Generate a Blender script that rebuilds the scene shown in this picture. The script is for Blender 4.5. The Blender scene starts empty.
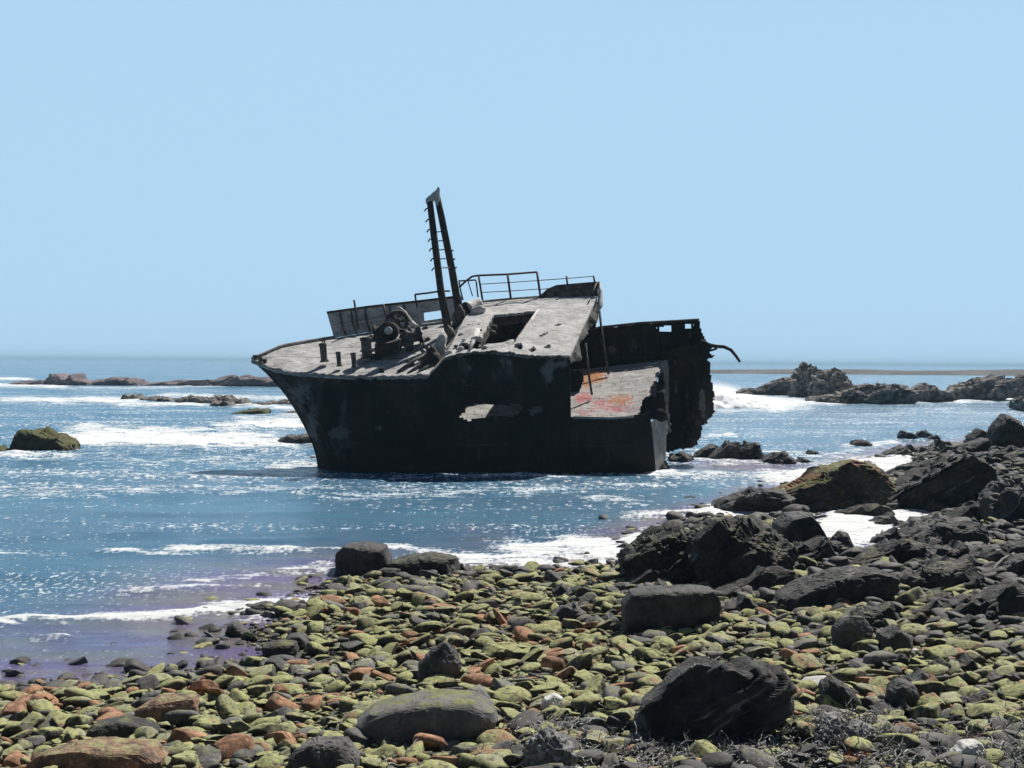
import bpy, bmesh, math, random
import numpy as np
from mathutils import Vector, Matrix

random.seed(7)
RNG = np.random.default_rng(7)
scene = bpy.context.scene
COL = scene.collection

# ------------------------------------------------------------------ camera
F = 1422.0
CAMZ = 4.0
PITCH = math.atan(22.0 / F)
ROLL = math.radians(0.42)
RC = Matrix.Rotation(math.pi / 2 - PITCH, 3, 'X') @ Matrix.Rotation(ROLL, 3, 'Z')
RCN = np.array(RC)
CAM = np.array([0.0, 0.0, CAMZ])


def ray(px, py):
    d = RCN @ np.array([(px - 512.0) / F, -(py - 384.0) / F, -1.0])
    return d / d[1]


def at_depth(px, py, Y):
    return CAM + ray(px, py) * Y


def at_z(px, py, z=0.0):
    d = ray(px, py)
    return CAM + d * ((z - CAMZ) / d[2])


def to_px(P):
    q = (np.atleast_2d(P) - CAM) @ RCN
    return np.stack([512 - F * q[:, 0] / q[:, 2], 384 + F * q[:, 1] / q[:, 2]], 1)


def fan(x, y):
    return 512 + F * x / y, 362 + F * CAMZ / y


# ------------------------------------------------------------------ noise (numpy)
def _hash(i, j, k, s):
    h = (i * 374761393 + j * 668265263 + k * 2147483647 + s * 974634577) & 0xFFFFFFFF
    h = ((h ^ (h >> 13)) * 1274126177) & 0xFFFFFFFF
    h = h ^ (h >> 16)
    return (h & 0xFFFFFF) / float(0xFFFFFF)


def vnoise(P, s=0):
    P = np.asarray(P, dtype=np.float64)
    I = np.floor(P).astype(np.int64)
    f = P - I
    f = f * f * f * (f * (f * 6 - 15) + 10)
    out = 0
    for a in (0, 1):
        wa = f[:, 0] if a else 1 - f[:, 0]
        for b in (0, 1):
            wb = f[:, 1] if b else 1 - f[:, 1]
            for c in (0, 1):
                wc = f[:, 2] if c else 1 - f[:, 2]
                out = out + wa * wb * wc * _hash(I[:, 0] + a, I[:, 1] + b, I[:, 2] + c, s)
    return out * 2 - 1


def fbm(P, octv=4, s=0, gain=0.5):
    P = np.asarray(P, dtype=np.float64)
    t, a, n = 0, 1.0, 0
    for o in range(octv):
        t = t + a * vnoise(P * (2.03 ** o) + 17.3 * o, s + o)
        n += a
        a *= gain
    return t / n


# ------------------------------------------------------------------ mesh helpers
def mesh_np(name, V, F4, smooth=True, mats=(), mi=None):
    """V (n,3), F4 (m,k) all k-gons, or list of arrays."""
    me = bpy.data.meshes.new(name)
    groups = F4 if isinstance(F4, list) else [F4]
    groups = [np.asarray(g, dtype=np.int32) for g in groups if len(g)]
    nl = sum(g.size for g in groups)
    nf = sum(len(g) for g in groups)
    me.vertices.add(len(V))
    me.vertices.foreach_set('co', np.asarray(V, dtype=np.float32).ravel())
    me.loops.add(nl)
    me.polygons.add(nf)
    me.loops.foreach_set('vertex_index', np.concatenate([g.ravel() for g in groups]))
    tot = np.concatenate([np.full(len(g), g.shape[1], dtype=np.int32) for g in groups])
    st = np.concatenate([[0], np.cumsum(tot)[:-1]]).astype(np.int32)
    me.polygons.foreach_set('loop_start', st)
    me.polygons.foreach_set('loop_total', tot)
    if mi is not None:
        me.polygons.foreach_set('material_index', np.asarray(mi, dtype=np.int32))
    me.polygons.foreach_set('use_smooth', np.full(nf, smooth))
    for m in mats:
        me.materials.append(m)
    me.update(calc_edges=True)
    me.validate()
    return me


def link(name, me, loc=(0, 0, 0), parent=None):
    o = bpy.data.objects.new(name, me)
    COL.objects.link(o)
    o.location = loc
    if parent is not None:
        o.parent = parent
    return o


def tag(o, label=None, cat=None, group=None, kind=None):
    if label: o['label'] = label
    if cat: o['category'] = cat
    if group: o['group'] = group
    if kind: o['kind'] = kind
    return o


def attr(me, name, vals):
    a = me.attributes.new(name, 'FLOAT', 'POINT')
    a.data.foreach_set('value', np.asarray(vals, dtype=np.float32))


_ico = {}
def ico(n):
    if n not in _ico:
        bm = bmesh.new()
        bmesh.ops.create_icosphere(bm, subdivisions=n, radius=1.0)
        V = np.array([v.co[:] for v in bm.verts])
        T = np.array([[v.index for v in f.verts] for f in bm.faces])
        bm.free()
        _ico[n] = (V, T)
    return _ico[n]


def inpoly(X, Y, poly):
    poly = np.asarray(poly, dtype=float)
    ins = np.zeros(X.shape, bool)
    n = len(poly)
    for i in range(n):
        x0, y0 = poly[i]
        x1, y1 = poly[(i + 1) % n]
        c = ((y0 > Y) != (y1 > Y))
        with np.errstate(divide='ignore', invalid='ignore'):
            xs = (x1 - x0) * (Y - y0) / (y1 - y0 + 1e-12) + x0
        ins ^= c & (X < xs)
    return ins


def sdpoly(X, Y, poly):
    """signed distance, positive inside"""
    poly = np.asarray(poly, dtype=float)
    d = np.full(X.shape, 1e9)
    n = len(poly)
    for i in range(n):
        a = poly[i]
        b = poly[(i + 1) % n]
        ab = b - a
        t = np.clip(((X - a[0]) * ab[0] + (Y - a[1]) * ab[1]) / (ab @ ab + 1e-12), 0, 1)
        d = np.minimum(d, np.hypot(X - a[0] - t * ab[0], Y - a[1] - t * ab[1]))
    return np.where(inpoly(X, Y, poly), d, -d)


# ------------------------------------------------------------------ node helpers
def new_mat(name):
    m = bpy.data.materials.new(name)
    m.use_nodes = True
    nt = m.node_tree
    b = nt.nodes['Principled BSDF']
    return m, nt, b


def N(nt, t, **kw):
    n = nt.nodes.new(t)
    for k, v in kw.items():
        if k in n.inputs:
            n.inputs[k].default_value = v
        else:
            setattr(n, k, v)
    return n


def noise_tex(nt, vec, scale, detail=5, rough=0.55, w=None):
    n = N(nt, 'ShaderNodeTexNoise')
    n.inputs['Scale'].default_value = scale
    n.inputs['Detail'].default_value = detail
    n.inputs['Roughness'].default_value = rough
    if vec is not None:
        nt.links.new(vec, n.inputs['Vector'])
    return n.outputs['Fac']


def ramp(nt, fac, lo, hi):
    n = N(nt, 'ShaderNodeMapRange')
    n.interpolation_type = 'SMOOTHSTEP'
    n.inputs['From Min'].default_value = lo
    n.inputs['From Max'].default_value = hi
    nt.links.new(fac, n.inputs['Value'])
    return n.outputs['Result']


def mixc(nt, fac, a, b):
    n = N(nt, 'ShaderNodeMix', data_type='RGBA')
    for i, v in ((6, a), (7, b)):
        if isinstance(v, tuple):
            n.inputs[i].default_value = (*v, 1)
        else:
            nt.links.new(v, n.inputs[i])
    if isinstance(fac, float):
        n.inputs[0].default_value = fac
    else:
        nt.links.new(fac, n.inputs[0])
    return n.outputs[2]


def math_n(nt, op, a, b=None):
    n = N(nt, 'ShaderNodeMath', operation=op)
    for i, v in ((0, a), (1, b)):
        if v is None: continue
        if isinstance(v, (int, float)):
            n.inputs[i].default_value = v
        else:
            nt.links.new(v, n.inputs[i])
    return n.outputs[0]


def bump(nt, bsdf, h, strength, dist):
    n = N(nt, 'ShaderNodeBump')
    n.inputs['Strength'].default_value = strength
    n.inputs['Distance'].default_value = dist
    nt.links.new(h, n.inputs['Height'])
    nt.links.new(n.outputs[0], bsdf.inputs['Normal'])
    return n


def pos(nt, scale=(1, 1, 1)):
    g = N(nt, 'ShaderNodeNewGeometry')
    m = N(nt, 'ShaderNodeVectorMath', operation='MULTIPLY')
    m.inputs[1].default_value = scale
    nt.links.new(g.outputs['Position'], m.inputs[0])
    return m.outputs[0], g


def rough_mat(name, cols, scale=3.0, bumpd=0.02, rough=0.9, top=None, top_lo=0.25, top_hi=0.6, cover=0.5,
              fine=20.0, spec=0.3, stretch=(1, 1, 1), patch=None, top2=None):
    """cols: dark, light; top: colour that grows on upward faces; patch: (colour, lo, hi)"""
    m, nt, b = new_mat(name)
    p, g = pos(nt, stretch)
    n1 = noise_tex(nt, p, scale, 6, 0.6)
    n2 = noise_tex(nt, p, fine, 5, 0.65)
    c = mixc(nt, ramp(nt, n1, 0.35, 0.65), cols[0], cols[1])
    c = mixc(nt, math_n(nt, 'MULTIPLY', ramp(nt, n2, 0.45, 0.7), 0.5), c, tuple(x * 0.45 for x in cols[0]))
    if fine == 40:
        n9 = noise_tex(nt, p, 17.0, 6, 0.7)
        c = mixc(nt, math_n(nt, 'MULTIPLY', ramp(nt, n9, 0.5, 0.66), 0.6), c, tuple(min(1, x * 1.5) for x in cols[1]))
    if patch:
        n4 = noise_tex(nt, p, scale * 0.9 + 0.37, 4, 0.6)
        c = mixc(nt, ramp(nt, n4, patch[1], patch[2]), c, patch[0])
    if top:
        sx = N(nt, 'ShaderNodeSeparateXYZ')
        nt.links.new(g.outputs['Normal'], sx.inputs[0])
        n3 = noise_tex(nt, p, scale * 1.7, 5, 0.6)
        up = math_n(nt, 'ADD', sx.outputs[2], math_n(nt, 'MULTIPLY', math_n(nt, 'SUBTRACT', n3, 0.5), 1.6))
        k = ramp(nt, up, top_lo, top_hi)
        n5 = noise_tex(nt, p, scale * 5, 6, 0.7)
        tc = mixc(nt, ramp(nt, n5, 0.36, 0.62), tuple(x * 0.55 for x in top), top)
        if top2:
            nv = noise_tex(nt, p, 1.9, 3, 0.5)
            tc = mixc(nt, math_n(nt, 'MULTIPLY', ramp(nt, nv, 0.48, 0.66), 0.65), tc, (0.29, 0.28, 0.21))
            nw = noise_tex(nt, p, 14.0, 5, 0.7)
            k = math_n(nt, 'MULTIPLY', k, ramp(nt, nw, 0.34, 0.50))
            n6 = noise_tex(nt, p, scale * 0.45, 4, 0.6)
            tc = mixc(nt, ramp(nt, n6, top2[1], top2[2]), tc, top2[0])
        c = mixc(nt, math_n(nt, 'MULTIPLY', k, cover), c, tc)
    nt.links.new(c, b.inputs['Base Color'])
    b.inputs['Roughness'].default_value = rough
    b.inputs['Specular IOR Level'].default_value = spec
    h = math_n(nt, 'ADD', n1, math_n(nt, 'MULTIPLY', n2, 0.5))
    bump(nt, b, h, 0.7, bumpd)
    return m


# ------------------------------------------------------------------ world, sun
SUN_EL, SUN_AZ = math.radians(52), math.radians(33)   # azimuth clockwise from +Y
w = bpy.data.worlds.new('World')
scene.world = w
w.use_nodes = True
nt = w.node_tree
bg = nt.nodes['Background']
sky = N(nt, 'ShaderNodeTexSky', sky_type='NISHITA')
sky.sun_disc = False
sky.sun_elevation = SUN_EL
sky.sun_rotation = SUN_AZ
sky.altitude = 0
sky.air_density = 1.0
sky.dust_density = 0.3
sky.ozone_density = 2.0
tcw = N(nt, 'ShaderNodeTexCoord')
spw = N(nt, 'ShaderNodeSeparateXYZ')
nt.links.new(tcw.outputs['Generated'], spw.inputs[0])
lowk = N(nt, 'ShaderNodeMapRange')
lowk.interpolation_type = 'SMOOTHSTEP'
for k_, v_ in (('From Min', 0.22), ('From Max', 0.6), ('To Min', 0.93), ('To Max', 0.0)):
    lowk.inputs[k_].default_value = v_
nt.links.new(spw.outputs[2], lowk.inputs['Value'])
mx = N(nt, 'ShaderNodeMix', data_type='RGBA')
fwd = N(nt, 'ShaderNodeMapRange')          # the sky is brighter on the sun's side
fwd.interpolation_type = 'SMOOTHSTEP'
for k_, v_ in (('From Min', -0.1), ('From Max', 0.6)):
    fwd.inputs[k_].default_value = v_
nt.links.new(spw.outputs[1], fwd.inputs['Value'])
nt.links.new(math_n(nt, 'MULTIPLY', lowk.outputs[0], fwd.outputs[0]), mx.inputs[0])
dim = N(nt, 'ShaderNodeVectorMath', operation='SCALE')
dim.inputs['Scale'].default_value = 0.42
nt.links.new(sky.outputs[0], dim.inputs[0])
nt.links.new(dim.outputs[0], mx.inputs[6])
mx.inputs[7].default_value = (4.5, 6.95, 9.25, 1)
nt.links.new(mx.outputs[2], bg.inputs['Color'])
bg.inputs['Strength'].default_value = 0.083

sd = bpy.data.lights.new('sun', 'SUN')
sd.energy = 5.0
sd.angle = math.radians(0.53)
sd.color = (1.0, 0.95, 0.87)
so = bpy.data.objects.new('sun', sd)
COL.objects.link(so)
sv = Vector((math.sin(SUN_AZ) * math.cos(SUN_EL), math.cos(SUN_AZ) * math.cos(SUN_EL), math.sin(SUN_EL)))
so.rotation_euler = sv.to_track_quat('Z', 'Y').to_euler()
so.location = (20, 60, 60)

cd = bpy.data.cameras.new('camera')
cd.sensor_width = 36
cd.lens = F * 36 / 1024
cd.clip_end = 100000
cd.clip_start = 0.1
cam = bpy.data.objects.new('camera', cd)
COL.objects.link(cam)
cam.matrix_world = Matrix.Translation(Vector(CAM)) @ RC.to_4x4()
scene.camera = cam
scene.view_settings.view_transform = 'Standard'
scene.view_settings.look = 'None'
scene.view_settings.exposure = 0.3
scene.view_settings.gamma = 1
scene.render.engine = 'CYCLES'
scene.cycles.use_denoising = True
try:
    scene.cycles.denoiser = 'OPENIMAGEDENOISE'
except Exception:
    pass
scene.cycles.max_bounces = 5
scene.cycles.diffuse_bounces = 3
scene.cycles.glossy_bounces = 2
scene.cycles.volume_bounces = 0
scene.cycles.caustics_reflective = False

# ------------------------------------------------------------------ terrain
shore_px = [(-330, 700), (-150, 697), (0, 690), (60, 684), (130, 680), (200, 673), (262, 668), (318, 662), (300, 650), (262, 642),
            (258, 625), (275, 608), (305, 597), (340, 582), (400, 575), (470, 571), (540, 572), (600, 564),
            (628, 548), (662, 530), (700, 514), (728, 506), (770, 494), (800, 484), (835, 474), (855, 462),
            (890, 452), (930, 444), (975, 440), (1040, 437), (1150, 434), (1400, 433)]
shore = [tuple(at_z(*p)[:2]) for p in shore_px]
shore_poly = shore + [(120, 60), (120, -25), (-45, -25), (-45, 16)]
pools_px = [[(818, 546), (815, 530), (826, 514), (868, 510), (915, 511), (948, 515), (920, 527), (905, 540), (880, 550), (845, 553)],
            [(866, 474), (872, 463), (890, 459), (905, 464), (900, 474), (885, 480)],
            [(712, 520), (735, 512), (775, 508), (800, 500), (780, 514), (750, 522)]]
pools = [[tuple(at_z(*p)[:2]) for p in q] for q in pools_px]


def inland(x, y):
    s = sdpoly(x, y, shore_poly)
    for q in pools:
        s = np.minimum(s, -1.6 * sdpoly(x, y, q))
    return s


def ground(x, y):
    x = np.atleast_1d(np.asarray(x, float))
    y = np.atleast_1d(np.asarray(y, float))
    s = inland(x, y)
    z = np.where(s > 0, 1.15 * (1 - np.exp(-np.maximum(s, 0) * 0.075)), np.where(s > -2.6, s * 0.065, np.maximum(-0.169 + (s + 2.6) * 0.16, -1.5)))
    P = np.stack([x, y, np.zeros_like(x)], 1)
    amp = 0.05 + 0.10 * np.clip((y - 25) / 30, 0, 1)
    z = z + amp * fbm(P * 0.55, 3, 5) * np.clip(s * 1.2 + 0.4, 0, 1)
    # low rock shelf, just awash, between the wreck and the beach
    u, v = fan(x, np.maximum(y, 1))
    sh = np.exp(-((u - 745) / 95) ** 2 - ((v - 465.5) / 5.0) ** 2)
    z = np.where(s < 0, np.maximum(z, -1.5 + sh * (1.50 + 0.09 * fbm(P * 1.1, 4, 9))), z)
    return z


def hit_ground(px, py, zmin=0.0):
    d = ray(px, py)
    ys = np.concatenate([np.arange(5, 60, 0.05), np.arange(60, 400, 0.5)])
    P = CAM + d[None] * ys[:, None]
    g = np.maximum(ground(P[:, 0], P[:, 1]), zmin)
    i = np.argmax(P[:, 2] < g)
    return P[i]


us = np.arange(-900, 2200, 6.0)
ys = CAMZ * F / np.concatenate([np.arange(28, 60, 0.8), np.arange(60, 480, 1.3), np.arange(480, 1500, 25)])
U, Y = np.meshgrid(us, ys)
X = (U - 512) / F * Y
zz = ground(X.ravel(), Y.ravel())
V = np.stack([X.ravel(), Y.ravel(), zz], 1)
nr, nc = U.shape


def gridfaces(nr, nc):
    a = np.arange(nr * nc).reshape(nr, nc)
    return np.stack([a[:-1, :-1].ravel(), a[:-1, 1:].ravel(), a[1:, 1:].ravel(), a[1:, :-1].ravel()], 1)[:, ::-1]


m_gravel = rough_mat('dark_shingle', ((0.022, 0.022, 0.02), (0.07, 0.065, 0.055)), 5.0, 0.03, 0.8, fine=30, spec=0.4,
                     top=(0.10, 0.11, 0.045), cover=0.5)
o = link('beach', mesh_np('beach', V, gridfaces(nr, nc)[:, ::-1], True, [m_gravel]))
tag(o, kind='structure')

# ------------------------------------------------------------------ sea
foam_lines = [(318, 474, 400, 478, 1.6, .6), (400, 478, 655, 477, 1.5, .6), (655, 476, 670, 474, 2, .9),  # px0,py0,px1,py1,halfthick,strength
    (60, 438, 150, 440, 7, 1.0), (140, 437, 255, 443, 8, 1.0), (230, 428, 305, 422, 5, 0.9), (85, 430, 200, 432, 4, 0.8),
    (190, 446, 312, 440, 5, 0.65), (10, 399, 135, 401, 2.5, 0.9), (60, 401, 128, 402, 2.5, 0.9), (0, 386, 60, 387, 2.0, 0.9), (75, 388, 180, 388, 1.6, 0.6),
    (165, 396, 300, 399, 2.5, 0.75), (125, 406, 200, 406, 2, 0.9), (228, 404, 300, 409, 2.5, 0.8), (245, 418, 300, 417, 2.5, 0.7), (0, 413, 90, 415, 2.5, 0.35),
    (190, 386, 290, 385, 1.6, 0.7), (0, 379, 26, 380, 1.5, 0.9),
    (0, 458, 62, 457, 3, 0.8), (65, 452, 180, 455, 3, 0.4), (220, 463, 316, 466, 4, 0.6), (0, 472, 300, 476, 5, 0.36), (100, 462, 200, 463, 3, 0.45),
    (40, 492, 330, 490, 4, 0.50), (0, 497, 100, 497, 3, 0.5), (330, 497, 520, 494, 4, 0.52), (520, 489, 640, 487, 4, 0.42),
    (105, 551, 180, 553, 2.2, 0.7), (180, 551, 282, 550, 3.2, 0.95), (0, 552, 60, 553, 2, 0.55), (280, 552, 335, 550, 2.5, 0.6),
    (-60, 623, 60, 619, 3.2, 1.1), (50, 619, 160, 615, 3.4, 1.15), (155, 615, 250, 607, 3.5, 1.05), (245, 607, 300, 603, 6, 1.0), (282, 605, 312, 600, 6, 1.0),
    (120, 592, 260, 585, 2.5, 0.55), (200, 582, 330, 572, 3, 0.6), (265, 575, 320, 567, 4, 0.6), (35, 638, 62, 637, 2, 0.8),
    (262, 620, 340, 600, 6, 0.7),
    (385, 549, 470, 560, 4, 0.8), (455, 560, 560, 558, 6, 1.0), (540, 552, 640, 550, 9, 1.05), (600, 556, 640, 545, 7, 1.0), (500, 568, 600, 565, 4, 0.9),
    (600, 500, 632, 503, 3, 0.7), (640, 517, 740, 512, 3.5, 0.85), (700, 521, 790, 505, 4, 1.0), (655, 530, 700, 527, 3, 0.55),
    (705, 392, 770, 403, 7, 1.1), (760, 402, 830, 403, 2.5, 0.95), (700, 410, 740, 412, 2.5, 0.6), (860, 402, 1040, 400, 2, 0.9), (895, 397, 960, 398, 2.0, 1.0), (960, 402, 1040, 398, 1.6, 0.9),
    (740, 415, 800, 418, 2, 0.35), (820, 420, 900, 424, 2.5, 0.42), (720, 432, 850, 434, 3, 0.36), (900, 412, 1024, 413, 2.5, 0.42), (700, 438, 725, 436, 2, 0.65),
    (660, 476, 850, 476, 3, 0.65), (780, 478, 840, 477, 5, 1.05), (640, 458, 760, 463, 3, 0.6), (690, 452, 820, 455, 2.5, 0.55), (800, 462, 870, 448, 4, 0.6), (850, 446, 890, 444, 2, 0.8),
    (865, 470, 905, 464, 8, 1.2), (820, 530, 940, 522, 14, 1.3), (830, 545, 900, 535, 8, 1.2), (720, 514, 800, 504, 6, 1.1),
]
us = np.arange(-500, 1530, 3.0)
dps = np.concatenate([np.geomspace(0.3, 6, 24), np.arange(6.4, 110, 0.55), np.arange(110, 330, 0.8), np.arange(330, 480, 6)])
U, DP = np.meshgrid(us, dps)
Y = CAMZ * F / DP
X = (U - 512) / F * Y
x, y = X.ravel(), Y.ravel()
u, v = U.ravel(), 362 + DP.ravel()
foam = np.zeros(len(x))
for (a0, b0, a1, b1, th, st) in foam_lines:
    p0, p1 = at_z(a0, b0), at_z(a1, b1)
    a0, b0 = fan(p0[0], p0[1])
    a1, b1 = fan(p1[0], p1[1])
    m = (v > min(b0, b1) - 5 * th) & (v < max(b0, b1) + 5 * th) & (u > min(a0, a1) - 60) & (u < max(a0, a1) + 60)
    if not m.any(): continue
    uu, vv = u[m], v[m]
    L2 = (a1 - a0) ** 2 + (b1 - b0) ** 2
    t = np.clip(((uu - a0) * (a1 - a0) + (vv - b0) * (b1 - b0)) / L2, 0, 1)
    wob = fbm(np.stack([uu / 30, vv * 0 + b0, vv * 0], 1), 3, 3) * th * 0.8
    dv = (vv - b0 - t * (b1 - b0) + wob) / th
    du = (uu - a0 - t * (a1 - a0)) / (th * 5)
    foam[m] = np.maximum(foam[m], st * np.exp(-0.5 * (dv * dv + du * du)))
s_in = inland(x, y) if False else None
near = y < 95
s_sh = np.full(len(x), -50.0)
s_sh[near] = inland(x[near], y[near])
# shallow water by the beach
shal = np.clip(1 - (-s_sh) / 5.5, 0, 1) * np.clip((520 - u) / 150, 0, 1)
shal = np.maximum(shal, np.clip(1 - (-s_sh) / 2.0, 0, 1))
shal = np.maximum(shal, np.exp(-((u - 745) / 100) ** 2 - ((v - 466) / 6) ** 2) * 0.9)
shal = np.clip(shal * 1.25 + 0.35 * fbm(np.stack([x * 0.4, y * 0.25, x * 0], 1), 4, 21) * (shal > 0.02), 0, 1)
calm = np.clip((-s_sh) / 4.0, 0.25, 1)
P = np.stack([x, y, x * 0], 1)
far = np.clip(90 / y, 0, 1)
z = (0.10 * fbm(P * np.array([0.10, 0.30, 1]), 3, 31) + 0.05 * fbm(P * np.array([0.5, 1.3, 1]), 3, 35) * far) * calm
z += 0.16 * np.clip(foam, 0, 1) * (0.6 + 0.8 * fbm(P * np.array([0.8, 1.6, 1]), 3, 37)) * np.clip(y / 40, 0.25, 1.5)
z[y > 700] = 0
nr, nc = U.shape
me = mesh_np('sea', np.stack([x, y, z], 1), gridfaces(nr, nc), True)
attr(me, 'foam', foam)
attr(me, 'shallow', shal)
m, nt, b = new_mat('sea_water')
p, g = pos(nt)
pA, _ = pos(nt, (0.35, 1.0, 1))
pB, _ = pos(nt, (0.16, 0.5, 1))
fo = N(nt, 'ShaderNodeAttribute', attribute_name='foam').outputs['Fac']
sh = N(nt, 'ShaderNodeAttribute', attribute_name='shallow').outputs['Fac']
nb = noise_tex(nt, pB, 0.35, 4, 0.6)
deep = mixc(nt, ramp(nt, nb, 0.35, 0.65), (0.014, 0.120, 0.235), (0.024, 0.160, 0.285))
shn = noise_tex(nt, pA, 0.9, 5, 0.65)
shc = mixc(nt, ramp(nt, shn, 0.4, 0.6), (0.16, 0.12, 0.28), (0.18, 0.16, 0.165))
c = mixc(nt, sh, deep, shc)
n1 = noise_tex(nt, pA, 2.2, 8, 0.72)
n2 = noise_tex(nt, pA, 5.5, 8, 0.75)
nL = noise_tex(nt, pB, 0.55, 3, 0.5)
# foam: attribute + lacy noise; specks painting sun sparkle and whitecaps at the fine noise peaks
pC, _ = pos(nt, (1.5, 0.75, 1))
n6 = noise_tex(nt, pC, 2.6, 6, 0.7)
n7 = noise_tex(nt, pC, 7.0, 4, 0.6)
f1 = math_n(nt, 'ADD', math_n(nt, 'MULTIPLY', fo, 0.50), math_n(nt, 'ADD', math_n(nt, 'MULTIPLY', math_n(nt, 'SUBTRACT', n1, 0.5), 1.5), math_n(nt, 'MULTIPLY', math_n(nt, 'SUBTRACT', n7, 0.5), 0.9)))
fm1 = ramp(nt, math_n(nt, 'MULTIPLY', f1, ramp(nt, fo, 0.02, 0.3)), 0.20, 0.48)
yw = N(nt, 'ShaderNodeSeparateXYZ')
nt.links.new(g.outputs['Position'], yw.inputs[0])
farmix = ramp(nt, yw.outputs[1], 24.0, 46.0)
spn = N(nt, 'ShaderNodeMix', data_type='FLOAT')
nt.links.new(farmix, spn.inputs[0]); nt.links.new(n7, spn.inputs[2]); nt.links.new(n6, spn.inputs[3])
sp = math_n(nt, 'ADD', spn.outputs[0], math_n(nt, 'ADD', math_n(nt, 'MULTIPLY', math_n(nt, 'SUBTRACT', nL, 0.5), 0.35), math_n(nt, 'MULTIPLY', farmix, 0.035)))
spk = math_n(nt, 'MULTIPLY', ramp(nt, sp, 0.60, 0.655), math_n(nt, 'SUBTRACT', 1.0, math_n(nt, 'MULTIPLY', sh, 0.85)))
fm = math_n(nt, 'MAXIMUM', fm1, math_n(nt, 'MULTIPLY', spk, 0.85))
c = mixc(nt, fm, c, (0.80, 0.82, 0.82))
nt.links.new(c, b.inputs['Base Color'])
r = N(nt, 'ShaderNodeMapRange')
r.inputs['To Min'].default_value = 0.16
r.inputs['To Max'].default_value = 0.9
nt.links.new(fm, r.inputs['Value'])
nt.links.new(r.outputs[0], b.inputs['Roughness'])
b.inputs['IOR'].default_value = 1.33
b.inputs['Specular IOR Level'].default_value = 0.5
hw = math_n(nt, 'ADD', noise_tex(nt, pA, 1.4, 6, 0.65), math_n(nt, 'MULTIPLY', n2, 0.35))
bump(nt, b, hw, 0.8, 0.35)
me.materials.append(m)
M_SEA = m
o = link('sea', me)
tag(o, kind='structure')

# breaking wave beyond the stern: lumpy spray thrown up
m_foam = rough_mat('sea_foam', ((0.78, 0.8, 0.82), (0.85, 0.86, 0.87)), 1.2, 0.05, 0.95, fine=600)
_b = m_foam.node_tree.nodes['Principled BSDF']       # bubbles: light goes deep into them
_b.inputs['Subsurface Weight'].default_value = 1.0
_b.inputs['Subsurface Radius'].default_value = (1.0, 1.0, 1.0)
_b.inputs['Subsurface Scale'].default_value = 0.9


def breaker(name, p0, p1, hs, wid, seed):
    a, bb = at_z(*p0), at_z(*p1)
    n, k = 90, 22
    V = []
    for i in range(n):
        t = i / (n - 1)
        c = a * (1 - t) + bb * t
        h = np.interp(t, np.linspace(0, 1, len(hs)), hs)
        for j in range(k):
            s = j / (k - 1) * 2 - 1
            V.append((c[0], c[1] + s * wid, -0.1 + h * max(0, 1 - abs(s) ** 1.6)))
    V = np.array(V)
    q = fbm(V * 0.9, 5, seed, 0.65)
    V[:, 2] = np.where(V[:, 2] > 0, V[:, 2] * (0.75 + 0.9 * q), V[:, 2])
    V[:, 0] += 0.5 * fbm(V * 1.1, 3, seed + 4)
    V[:, 1] += 0.6 * fbm(V * 1.1, 3, seed + 8)
    o = link(name, mesh_np(name, V, gridfaces(n, k), True, [m_foam]))
    tag(o, 'white breaking surf thrown up over the water', 'surf', kind='stuff')
    return o


breaker('surf', (690, 408), (782, 407.5), [1.9, 1.9, 1.5, 1.6, 1.2, 1.0, 0.5, 0.1], 3.0, 3)
breaker('surf', (66, 442), (250, 446), [0.15, 0.3, 0.4, 0.35, 0.45, 0.4, 0.3, 0.1], 2.2, 13)
breaker('surf', (242, 429), (312, 427), [0.1, 0.35, 0.45, 0.45, 0.3], 2.0, 23)
breaker('surf', (12, 401), (140, 403), [0.1, 0.25, 0.3, 0.4, 0.1], 2.4, 33)
breaker('surf', (885, 400), (985, 399.5), [0.1, 0.5, 0.7, 0.4, 0.1], 2.0, 43)

# ------------------------------------------------------------------ rocks
m_black = rough_mat('black_rock', ((0.018, 0.018, 0.018), (0.075, 0.073, 0.07)), 3.0, 0.10, 0.75, fine=14, spec=0.45)
def add_ledge_light(m, ang):  # pale streaks painted along the bedding, as if sun caught the ledges
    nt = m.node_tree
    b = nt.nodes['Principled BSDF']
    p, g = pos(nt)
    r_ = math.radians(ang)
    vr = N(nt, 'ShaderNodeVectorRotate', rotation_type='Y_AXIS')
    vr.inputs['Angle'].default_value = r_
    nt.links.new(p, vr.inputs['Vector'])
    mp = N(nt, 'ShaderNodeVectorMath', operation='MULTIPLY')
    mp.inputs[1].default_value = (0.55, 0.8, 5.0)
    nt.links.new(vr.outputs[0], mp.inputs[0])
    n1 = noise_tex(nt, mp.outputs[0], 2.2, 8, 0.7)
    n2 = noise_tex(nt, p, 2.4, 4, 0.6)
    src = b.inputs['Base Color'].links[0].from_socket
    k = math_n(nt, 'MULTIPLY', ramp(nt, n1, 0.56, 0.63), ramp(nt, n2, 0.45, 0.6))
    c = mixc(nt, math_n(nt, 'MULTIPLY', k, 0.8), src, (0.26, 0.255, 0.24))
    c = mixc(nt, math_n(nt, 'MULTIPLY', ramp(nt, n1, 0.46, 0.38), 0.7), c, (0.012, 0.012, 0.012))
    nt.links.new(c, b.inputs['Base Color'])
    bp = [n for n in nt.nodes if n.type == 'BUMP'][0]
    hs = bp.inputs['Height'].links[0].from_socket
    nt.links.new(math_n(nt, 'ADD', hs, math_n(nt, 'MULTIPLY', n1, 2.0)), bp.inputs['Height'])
    return m


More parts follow.
